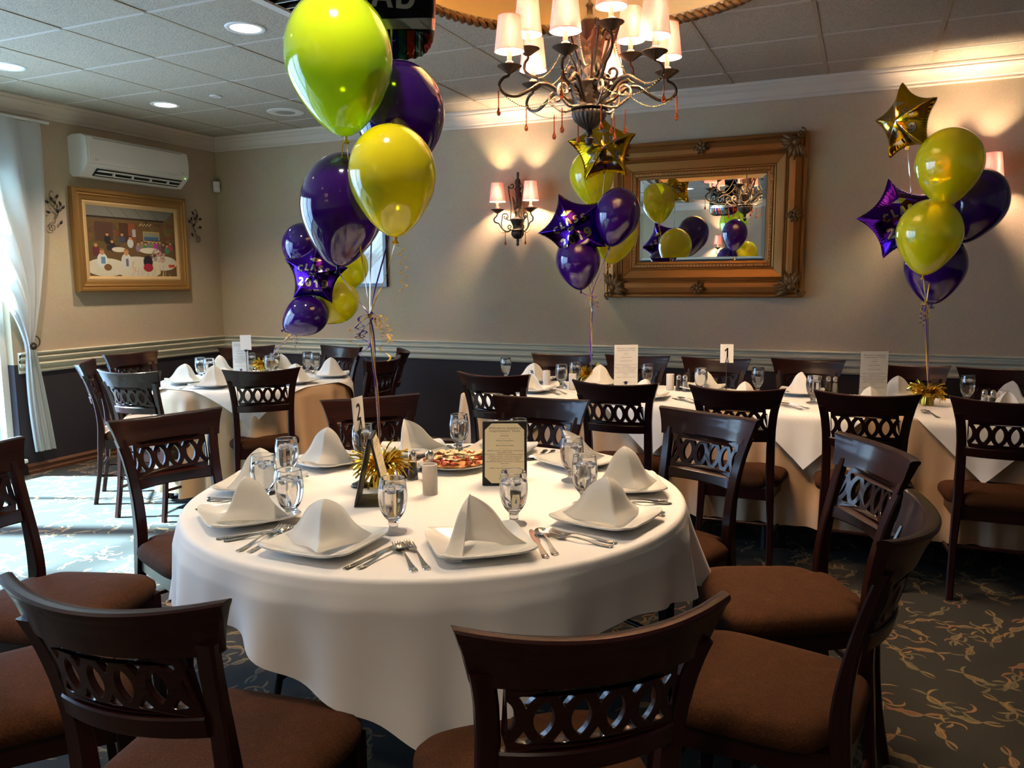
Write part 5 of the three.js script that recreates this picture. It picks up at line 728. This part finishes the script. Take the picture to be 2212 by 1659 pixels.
{ // near bunch, tied to the near table
  const tie = [4.232, 1.285, 3.812], end = [4.255, 0.83, 3.808], g = 'balloons of the nearest bunch';
  weight(4.255, TY + 0.0006, 3.81, 'gold tinsel balloon weight on the near table beside the number 2', 5, 1.06); curls(tie, 'purple and yellow ribbon curls knotted below the nearest balloons', 2, 9, 1.15);
  balloon([4.197, 2.06, 3.884], 0.158, 'l', [0, 0.07], 'large lime translucent balloon, highest of the nearest bunch', g, tie, end, 1.08);
  balloon([4.252, 1.935, 3.637], 0.142, 'p', [0, -0.05], 'dark purple balloon behind the lime one in the nearest bunch', g, tie, end, 1.06);
  balloon([4.36, 1.712, 3.866], 0.1285, 'y', [0.0, 0.03], 'yellow balloon at the front right of the nearest bunch', g, tie, end, 1.04);
  balloon([4.150, 1.64, 3.82], 0.131, 'p', [0, -0.14], 'large purple balloon at the front left of the nearest bunch', g, tie, end, 1.1);
  const pts = []; for (let k = 0; k <= 60; k++) { const f = k / 60, a = f * 5.5 * 2 * PI; pts.push([0.012 + 0.03 * sstep(0, 0.2, f) + 0.011 * cos(a) * sstep(0.05, 0.3, f), -0.004 - 0.148 * f, 0.011 * sin(a)]); } solo('curled_ribbon', ribbonGeo(pts, 0.006, 160, 0, 0.0006, [0, 1, 0]), M.ribbonY, 'single yellow ribbon curl dangling from the yellow balloon of the nearest bunch', 'ribbon', [4.348, 1.523, 3.868]);
  const pt2 = []; for (let k = 0; k <= 40; k++) { const f = k / 40, a = f * 3 * 2 * PI; pt2.push([-0.01 - 0.008 * sin(PI * f) + 0.01 * cos(a) * sstep(0.4, 0.7, f), -0.004 - 0.12 * f, 0.01 * sin(a) * sstep(0.4, 0.7, f)]); } solo('curled_ribbon', ribbonGeo(pt2, 0.005, 120, 0, 0.0006, [0, 1, 0]), M.ribbonY, 'yellow ribbon curl hanging under the lime balloon', 'ribbon', [4.214, 1.822, 3.884]);
  // foil graduation balloon at the top edge of the photo
  const art = canvasTex(512, 512, (x, w, h) => { x.fillStyle = 'rgb(16,18,22)'; x.fillRect(0, 0, w, h); const cols = ['190,70,24', '96,28,70', '24,30,74', '30,90,60', '150,60,20', '40,110,110', '110,26,40']; for (let i = 0; i < 14; i++) { x.fillStyle = `rgb(${cols[i % 7]})`; x.fillRect(20 + i * 34, 404, 30, 110); } x.fillStyle = 'rgb(196,192,176)'; x.beginPath(); x.moveTo(0, 352); x.quadraticCurveTo(256, 400, 512, 340); x.lineTo(512, 384); x.quadraticCurveTo(256, 428, 0, 392); x.fill(); for (const q of [110, 236, 330, 440]) x.fillRect(q, 404, 7, 110); x.textAlign = 'center'; x.font = 'bold 130px sans-serif'; x.fillText('GRAD', 256, 330); x.beginPath(); x.moveTo(130, 120); x.lineTo(256, 66); x.lineTo(382, 120); x.lineTo(256, 176); x.fill(); x.fillRect(190, 150, 132, 56); });
  const rows = []; for (const sg of [1, -1]) { const half = []; for (let j = 0; j <= 20; j++) { const f = sg > 0 ? j / 20 : 1 - j / 20, r = []; for (let i = 0; i <= 200; i++) { const a = -i / 200 * 2 * PI, ca = cos(a), sa = sin(a), e = 0.42, px = Math.sign(ca) * Math.abs(ca) ** e, py = Math.sign(sa) * Math.abs(sa) ** e, pk = sstep(0.7, 1, f); r.push([px * f * 0.205, py * f * 0.205 * (1 - 0.02 * pk * (0.5 + 0.5 * sin(a * 34))), sg * (0.085 * Math.pow(1 - f ** 2.2, 0.6) + 0.004 * pk * (1 - f) * sin(a * 34) * 3)]); } half.push(r); } rows.push(gridGeo(half, { closed: true, uv: (u, v, p) => [0.5 + sg * p[0] / 0.42, 0.5 + p[1] / 0.42] })); }
  const gb = thing('foil_banner_balloon', 'square black foil graduation balloon with coloured bars cut off at the top of the photo', 'balloon', [4.135, 2.335, 3.60]); const bd = part(gb, 'foil_body', merge(rows), std(0xffffff, 0.14, 0.75, { map: art })); bd.rotation.set(0.1, 0.52, -0.03, 'YXZ');
  part(gb, 'ribbon', ribbonGeo([[0, -0.2, 0], [0.05, -0.6, 0.1], [0.097, -1.05, 0.212], [0.11, -1.3, 0.21], [0.12, -1.505, 0.208]], 0.0045, 60, 6, 0.0006), M.ribbonS);
}
{ // bunch in front of the mirror, tied to the long table
  const tie = [4.085, 1.30, 1.15], end = [4.075, 0.83, 1.12], g = 'balloons of the bunch before the mirror';
  weight(4.075, 0.7516, 1.12, 'gold tinsel balloon weight at the left of the long table', 6); curls([4.085, 1.30, 1.15], 'purple ribbon curls below the bunch before the mirror', 8, 7, 1.1);
  star([4.116, 2.215, 1.03], 0.235, foilG, [-0.05, 0.40, 0.1], 'gold foil CLASS OF 2019 star in front of the mirror frame', tie, end);
  balloon([4.012, 2.075, 0.93], 0.143, 'y', [0, 0.04], 'yellow balloon behind the gold star near the mirror', g, tie, end);
  star([4.00, 1.72, 1.238], 0.24, foilP, [0.05, 0.10, 0.42], 'purple foil CLASS OF 2019 star tilted left of the mirror', tie, end);
  balloon([4.256, 1.80, 1.18], 0.138, 'p', [0, -0.24], 'glossy purple balloon overlapping the left edge of the mirror frame', g, tie, end, 1.06);
  balloon([4.168, 1.69, 0.90], 0.137, 'y', [0, -0.22], 'yellow balloon peeping out below the glossy purple one', g, tie, end);
  balloon([4.005, 1.532, 1.17], 0.139, 'p', [0, 0.1], 'purple balloon hanging lowest of the bunch before the mirror', g, tie, end);
}
{ // bunch at the right
  const tie = [5.93, 1.268, 1.40], end = [5.965, 0.84, 1.325], g = 'balloons of the right-hand bunch';
  weight(5.965, 0.7516, 1.315, 'gold tinsel balloon weight at the right of the long table', 7); curls(tie, 'purple and yellow ribbon curls below the right-hand bunch', 12, 7, 0.95);
  star([5.794, 2.178, 1.376], 0.20, foilG, [0.05, -0.75, 0.12], 'gold foil star turned edge-on at the top of the right-hand bunch', tie, end);
  balloon([5.99, 1.955, 1.454], 0.153, 'y', [0, -0.05], 'amber-yellow balloon showing the wall lamp through it, right-hand bunch', g, tie, end);
  balloon([6.144, 1.785, 1.168], 0.150, 'p', [0, -0.32], 'purple balloon at the far right below the wall lamp', g, tie, end, 1.05);
  star([5.785, 1.70, 1.386], 0.218, foilP, [0, 0.35, 0.30], 'purple foil CLASS OF 2019 star at the left of the right-hand bunch', tie, end);
  balloon([5.913, 1.615, 1.597], 0.147, 'y', [0, -0.08], 'yellow-green balloon in front of the right-hand bunch', g, tie, end);
  balloon([5.968, 1.47, 1.30], 0.148, 'p', [0, -0.04], 'dark purple balloon lowest of the right-hand bunch', g, tie, end);
}
{ // leaning bunch of the corner table
  const tie = [2.00, 1.052, 1.459], end = [1.70, 0.825, 1.40], g = 'balloons of the leaning corner-table bunch';
  weight(1.685, TY + 0.0045, 1.385, 'gold tinsel balloon weight on the corner table', 8, 0.95); curls(tie, 'yellow ribbon curls at the knot of the leaning bunch', 15, 8, 1.0);
  balloon([2.006, 1.664, 1.298], 0.146, 'p', [0, -0.2], 'purple balloon, upper left of the leaning corner bunch', g, tie, end);
  star([2.235, 1.462, 1.472], 0.236, foilP, [0.02, 0.42, -0.14], 'purple foil CLASS OF 2019 star of the leaning corner bunch', tie, end);
  balloon([2.24, 1.505, 1.112], 0.148, 'y', [0, -0.5], 'yellow balloon hidden behind the star of the leaning corner bunch', g, tie, end);
  balloon([2.241, 1.267, 1.249], 0.150, 'y', [-0.6, -0.75], 'yellow balloon low in the leaning corner bunch', g, tie, end);
  balloon([2.143, 1.183, 1.456], 0.139, 'p', [-0.9, -0.6], 'round purple balloon lowest of the leaning corner bunch', g, tie, end);
}

// ---------------------------------------------------------------- lamps: shade, sleeve, pan, glowing bulb with its own light
const SH = { shade: shellGeo([0, 0.25, 0.5, 0.75, 1].map((f) => { const r = []; for (let i = 0; i <= 40; i++) { const a = -i / 40 * 2 * PI, q = lerp(0.063, 0.047, f); r.push([cos(a) * q, 0.062 + f * 0.142, sin(a) * q]); } return r; }), 0.0012, { closed: true }), rimA: new THREE.TorusGeometry(0.063, 0.0014, 6, 40).rotateX(PI / 2).translate(0, 0.062, 0), rimB: new THREE.TorusGeometry(0.047, 0.0014, 6, 40).rotateX(PI / 2).translate(0, 0.204, 0) };
const PAN = (() => { const rows = [[0.004, -0.03], [0.014, -0.026], [0.03, -0.014], [0.046, -0.003], [0.052, 0.001], [0.0525, 0.003], [0.044, 0.0015], [0.02, -0.006], [0.002, -0.008]].map(([q, y]) => { const r = []; for (let i = 0; i <= 96; i++) { const a = -i / 96 * 2 * PI, k = q * (1 + 0.018 * cos(a * 24)); r.push([cos(a) * k, y, sin(a) * k]); } return r; }); return gridGeo(rows, { closed: true }); })();
const CUP = lathe([[0.0001, -0.004], [0.016, -0.003], [0.0165, 0.004], [0.0145, 0.008], [0.0165, 0.012], [0.0165, 0.02], [0.013, 0.022], [0.0001, 0.022]], 24), SLEEVE = cyl(0.0105, 0.0105, 0.075, 0, 0.02, 0, 16), BULB = lathe([[0.0001, 0.094], [0.006, 0.096], [0.0125, 0.108], [0.014, 0.118], [0.011, 0.132], [0.004, 0.147], [0.0001, 0.151]], 16);
function lampOn(t, x, y, z, power) {
  const at = (n, g, m, l) => { const p = part(t, n, g, m, l); p.position.set(x, y, z); return p; };
  at('drip_pan', PAN, M.bronze); at('candle_cup', CUP, M.sleeve); at('candle_sleeve', SLEEVE, M.sleeve); at('bulb', BULB, M.bulb); const s = at('lamp_shade', SH.shade, M.shade, 'pinkish fabric shade'); part(s, 'shade_rim', merge(SH.rimA, SH.rimB), M.shade);
  const l = new THREE.PointLight(WARM, power, 0, 2); l.name = 'lamp_glow'; l.position.set(x, y + 0.118, z); l.shadow.radius = 1; t.add(l);
}
const DROP = merge(cyl(0.0012, 0.0012, 0.004, 0, 0, 0, 6), taperTube([[0, 0, 0], [0, -0.03, 0], [0, -0.06, 0]], () => 0.0024, 6, 6), lathe([[0.0001, -0.082], [0.005, -0.0805], [0.0082, -0.074], [0.0075, -0.068], [0.004, -0.061], [0.0022, -0.055], [0.0001, -0.053]], 16)).scale(1.15, 1.25, 1.15);
const chainGeo = (p, q, sag, n, r = 0.0034) => { const l = []; for (let k = 0; k <= n; k++) { const f = k / n; l.push(T(new THREE.IcosahedronGeometry(r, 1), lerp(p[0], q[0], f), lerp(p[1], q[1], f) - sag * 4 * f * (1 - f), lerp(p[2], q[2], f))); } return merge(l); };
const ACANTHUS = (L, W, curl) => { const rows = []; for (let j = 0; j <= 30; j++) { const t = j / 30, lob = 0.62 + 0.38 * Math.abs(cos(t * PI * 5.5)), w = W * sin(PI * Math.min(1, 0.16 + t * 0.84)) * lob + 0.001, r = []; for (let i = 0; i <= 10; i++) { const s = i / 5 - 1; r.push([s * w, t * L - curl * 0.25 * Math.max(0, t - 0.75) * 4 * 0.1 - 0.014 * s * s * (1 - t), 0.012 + curl * t * t * t + 0.014 * (1 - s * s) * sin(PI * t) - 0.005 * Math.abs(sin(s * 7))]); } rows.push(r); } return shellGeo(rows, 0.003); };
const fluted = (pts, n, amp) => gridGeo(pts.map(([q, y, k = 1]) => { const r = []; for (let i = 0; i <= n * 8; i++) { const a = -i / (n * 8) * 2 * PI, e = q * (1 + amp * k * cos(a * n)); r.push([cos(a) * e, y, sin(a) * e]); } return r; }), { closed: true });
const scroll2 = (pts, r) => (t, m, a, n = 'scroll', x = 0, y = 0, z = 0) => { const s = part(t, n, typeof pts === 'function' ? pts() : pts, m); s.rotation.y = a; s.position.set(x, y, z); return s; };
{
  const X0 = 4.511, Z0 = 2.496, t = thing('chandelier', 'bronze two-tier chandelier of nine pink-shaded lamps with amber drops', 'chandelier', [X0, 0, Z0]);
  part(t, 'finial', lathe([[0.0001, 1.984], [0.012, 1.99], [0.017, 2.0], [0.016, 2.008], [0.021, 2.013], [0.0195, 2.019], [0.011, 2.024], [0.009, 2.03], [0.017, 2.038], [0.013, 2.048], [0.012, 2.052], [0.0001, 2.054]], 32), M.bronzeDark);
  part(t, 'fluted_bowl', fluted([[0.001, 2.05, 0], [0.014, 2.052, 0.3], [0.04, 2.07], [0.062, 2.09], [0.073, 2.112], [0.0745, 2.126], [0.068, 2.136, 0.4], [0.001, 2.138, 0]], 22, 0.035), M.bronzeDark);
  part(t, 'collar', lathe([[0.0001, 2.136], [0.078, 2.137], [0.081, 2.142], [0.078, 2.148], [0.062, 2.152], [0.05, 2.165], [0.049, 2.18], [0.062, 2.205], [0.074, 2.226], [0.079, 2.236], [0.083, 2.24], [0.083, 2.248], [0.074, 2.252], [0.045, 2.256], [0.03, 2.262], [0.0001, 2.264]], 48), M.bronze);
  part(t, 'column', merge(lathe([[0.0001, 2.26], [0.034, 2.262], [0.028, 2.3], [0.026, 2.40], [0.032, 2.46], [0.04, 2.50], [0.03, 2.515], [0.014, 2.53], [0.012, 2.56], [0.018, 2.57], [0.006, 2.585], [0.0045, 2.62], [0.0045, 3.07]], 28), cyl(0.05, 0.06, 0.02, 0, 3.056, 0, 28)), M.bronze);
  const leaf = ACANTHUS(0.21, 0.042, 0.05), leafS = ACANTHUS(0.085, 0.026, 0.03), a0 = -2.726;                    // a0: direction of the left arm
  const put = (g, n, m, a, r, y) => { const p = part(t, n, g, m); p.rotation.y = PI / 2 - a; p.position.set(cos(a) * r, y, sin(a) * r); return p; };
  for (let k = 0; k < 6; k++) { put(leaf, 'acanthus_leaf', M.bronzePale, a0 + (k + 0.5) * PI / 3, 0.024, 2.262); put(leafS, 'acanthus_leaf', M.bronze, a0 + (k + 0.5) * PI / 3 + 0.25, 0.055, 2.155); }
  const arm = taperTube([[0.062, 2.165, 0], [0.105, 2.185, 0], [0.165, 2.232, 0], [0.215, 2.24, 0], [0.265, 2.212, 0], [0.32, 2.187, 0], [0.372, 2.195, 0], [0.395, 2.228, 0], [0.378, 2.258, 0], [0.354, 2.27, 0], [0.35, 2.285, 0]], (f) => 0.0062 + 0.003 * (1 - f), 60, 8);
  const armU = taperTube([[0.05, 2.245, 0], [0.10, 2.225, 0], [0.155, 2.235, 0], [0.215, 2.285, 0], [0.262, 2.30, 0], [0.292, 2.328, 0], [0.29, 2.36, 0], [0.277, 2.375, 0], [0.277, 2.392, 0]], (f) => 0.006 + 0.003 * (1 - f), 50, 8);
  const vol = (cx, cy, r0, a1, turns, dir) => { const p = []; for (let k = 0; k <= 22; k++) { const f = k / 22, a = a1 + dir * f * turns * 2 * PI, q = r0 * (1 - 0.78 * f); p.push([cx + q * cos(a), cy + q * sin(a), 0]); } return p; };
  const strap = taperTube([...vol(0.098, 2.475, 0.03, 0.0, 1.15, -1).reverse(), [0.11, 2.42, 0], [0.082, 2.36, 0], [0.06, 2.31, 0], [0.066, 2.27, 0], ...vol(0.1, 2.285, 0.035, PI, 1.1, 1)], (f) => 0.0065, 90, 6);
  const low = taperTube([[0.075, 2.145, 0], [0.12, 2.14, 0], [0.16, 2.165, 0], ...vol(0.15, 2.20, 0.036, -1.2, 1.2, 1)], () => 0.0062, 60, 6);
  const sp = (g, n, m, a) => { const p = part(t, n, g, m); p.rotation.y = -a; return p; };
  for (let k = 0; k < 6; k++) { const a = a0 + k * PI / 3 + (k === 0 || k === 3 ? 0 : 0.06); sp(arm, 'arm', M.bronze, a); lampOn(t, cos(a) * 0.35, 2.306, sin(a) * 0.35, LAMP.chandelier); sp(strap, 'scroll_strap', M.bronze, a + PI / 6); sp(low, 'lower_scroll', M.bronzePale, a + PI / 6);
    for (const [r, y] of [[0.398, 2.205], [0.16, 2.125]]) { const d = part(t, 'amber_drop', DROP, M.amber, 'amber glass drop'); const b = r > 0.3 ? a : a + PI / 6; d.position.set(cos(b) * r, y, sin(b) * r); }
    const b = a + PI / 3; part(t, 'bead_chain', chainGeo([cos(a) * 0.396, 2.21, sin(a) * 0.396], [cos(a + 0.5) * 0.16, 2.20, sin(a + 0.5) * 0.16], 0.055, 30), M.bead); }
  for (let k = 0; k < 3; k++) { const a = a0 - PI / 2 + k * 2 * PI / 3 + PI; sp(armU, 'arm', M.bronze, a); lampOn(t, cos(a) * 0.277, 2.415, sin(a) * 0.277, LAMP.chandelier); for (const s of [-1, 1]) part(t, 'bead_chain', chainGeo([cos(a + s * 0.8) * 0.10, 2.46, sin(a + s * 0.8) * 0.10], [cos(a + s * 0.35) * 0.22, 2.27, sin(a + s * 0.35) * 0.22], 0.05, 34), M.bead); }
}
let sconce0;
function sconce(pos, turn, label) {                                 // local: wall behind at z = 0, facing +z
  if (!sconce0) {
    const t = sconce0 = thing('wall_sconce', label, 'wall lamp', pos, turn, 'bronze two-lamp wall sconces');
    part(t, 'stem', merge(T(lathe([[0.0001, -0.02], [0.018, -0.018], [0.022, 0], [0.016, 0.012], [0.012, 0.03], [0.014, 0.14], [0.022, 0.17], [0.03, 0.185], [0.02, 0.19], [0.016, 0.21], [0.024, 0.23], [0.02, 0.25], [0.008, 0.265], [0.012, 0.29], [0.009, 0.31], [0.0001, 0.312]], 24), 0, 0, 0.05), box(0.03, 0.22, 0.02, 0, 0.05, 0.013, 0.004), cyl(0.008, 0.008, 0.03, 0, 0.1, 0.03, 10)), M.bronzeDark);
    part(t, 'urn', T(merge(fluted([[0.001, -0.21, 0], [0.03, -0.2], [0.048, -0.175], [0.05, -0.155], [0.044, -0.142, 0.3], [0.001, -0.14, 0]], 16, 0.03), lathe([[0.0001, -0.145], [0.052, -0.143], [0.05, -0.135], [0.036, -0.125], [0.038, -0.10], [0.05, -0.08], [0.058, -0.062], [0.062, -0.055], [0.06, -0.05], [0.03, -0.04], [0.014, -0.02], [0.0001, -0.02]], 32), lathe([[0.0001, -0.262], [0.01, -0.258], [0.013, -0.244], [0.009, -0.232], [0.013, -0.222], [0.009, -0.208], [0.0001, -0.206]], 20)), 0, 0, 0.06), M.bronzeDark);
    const lf = ACANTHUS(0.17, 0.034, 0.03); for (const a of [-0.5, 0.5]) { const p = part(t, 'acanthus_leaf', lf, M.bronze); p.position.set(0, -0.05, 0.06); p.rotation.set(0, a * 2, 0); }
    for (const s of [-1, 1]) {
      const rot = Math.atan2(0.07, 0.14), arm = taperTube([[0.05, -0.135, 0], [0.085, -0.15, 0], [0.125, -0.12, 0], [0.15, -0.085, 0], [0.178, -0.075, 0], [0.185, -0.05, 0], [0.166, -0.03, 0], [0.158, -0.015, 0], [0.1565, -0.005, 0]], () => 0.0055, 40, 8);
      const vol2 = (cx, cy, r0, a1, turns, dir) => { const p = []; for (let k = 0; k <= 20; k++) { const f = k / 20, a = a1 + dir * f * turns * 2 * PI, q = r0 * (1 - 0.75 * f); p.push([cx + q * cos(a), cy + q * sin(a), 0]); } return p; };
      const sc = merge(taperTube([[0.12, -0.125, 0], [0.128, -0.085, 0], [0.12, -0.045, 0], ...vol2(0.095, -0.035, 0.028, 0.6, 1.1, 1)], () => 0.0045, 50, 6), taperTube([...vol2(0.045, 0.205, 0.024, 0, 1.0, -1).reverse(), [0.066, 0.15, 0], [0.055, 0.08, 0], [0.052, 0.0, 0], [0.062, -0.06, 0], [0.086, -0.05, 0], [0.085, -0.03, 0]], () => 0.0045, 70, 6), taperTube([[0.05, -0.13, 0], ...vol2(0.06, -0.112, 0.018, -1, 1, 1)], () => 0.0042, 30, 6));
      for (const [g, n] of [[arm, 'arm'], [sc, 'scroll']]) { const p = part(t, n, g, M.bronzeDark); p.rotation.y = s > 0 ? -rot : PI + rot; p.position.z = 0.06; }
      lampOn(t, s * 0.14, 0.02, 0.13, LAMP.sconce);
      const d = part(t, 'amber_drop', DROP, M.amber, 'amber glass drop'); d.position.set(s * 0.085, -0.15, 0.105); part(t, 'bead_chain', chainGeo([s * 0.165, -0.055, 0.143], [s * 0.085, -0.15, 0.105], 0.045, 22, 0.0026), M.bead);
    }
    return t;
  }
  return dup(sconce0, pos, turn, label);
}
sconce([3.118, 1.94, 0], 0, 'bronze wall sconce with two pink shades between the corner and the mirror');
sconce([6.19, 1.94, 0], 0, 'bronze wall sconce behind the right-hand balloons, one shade in clear view');
sconce([3.45, 1.94, RD], PI, 'bronze wall sconce on the opposite wall, seen only in the mirror');

// ---------------------------------------------------------------- shadows on, draw
scene.traverse((o) => { if (o.isMesh) { o.castShadow = true; o.receiveShadow = true; } if (o.isPointLight || o.isSpotLight) o.castShadow = true; });
renderer.render(scene, camera);
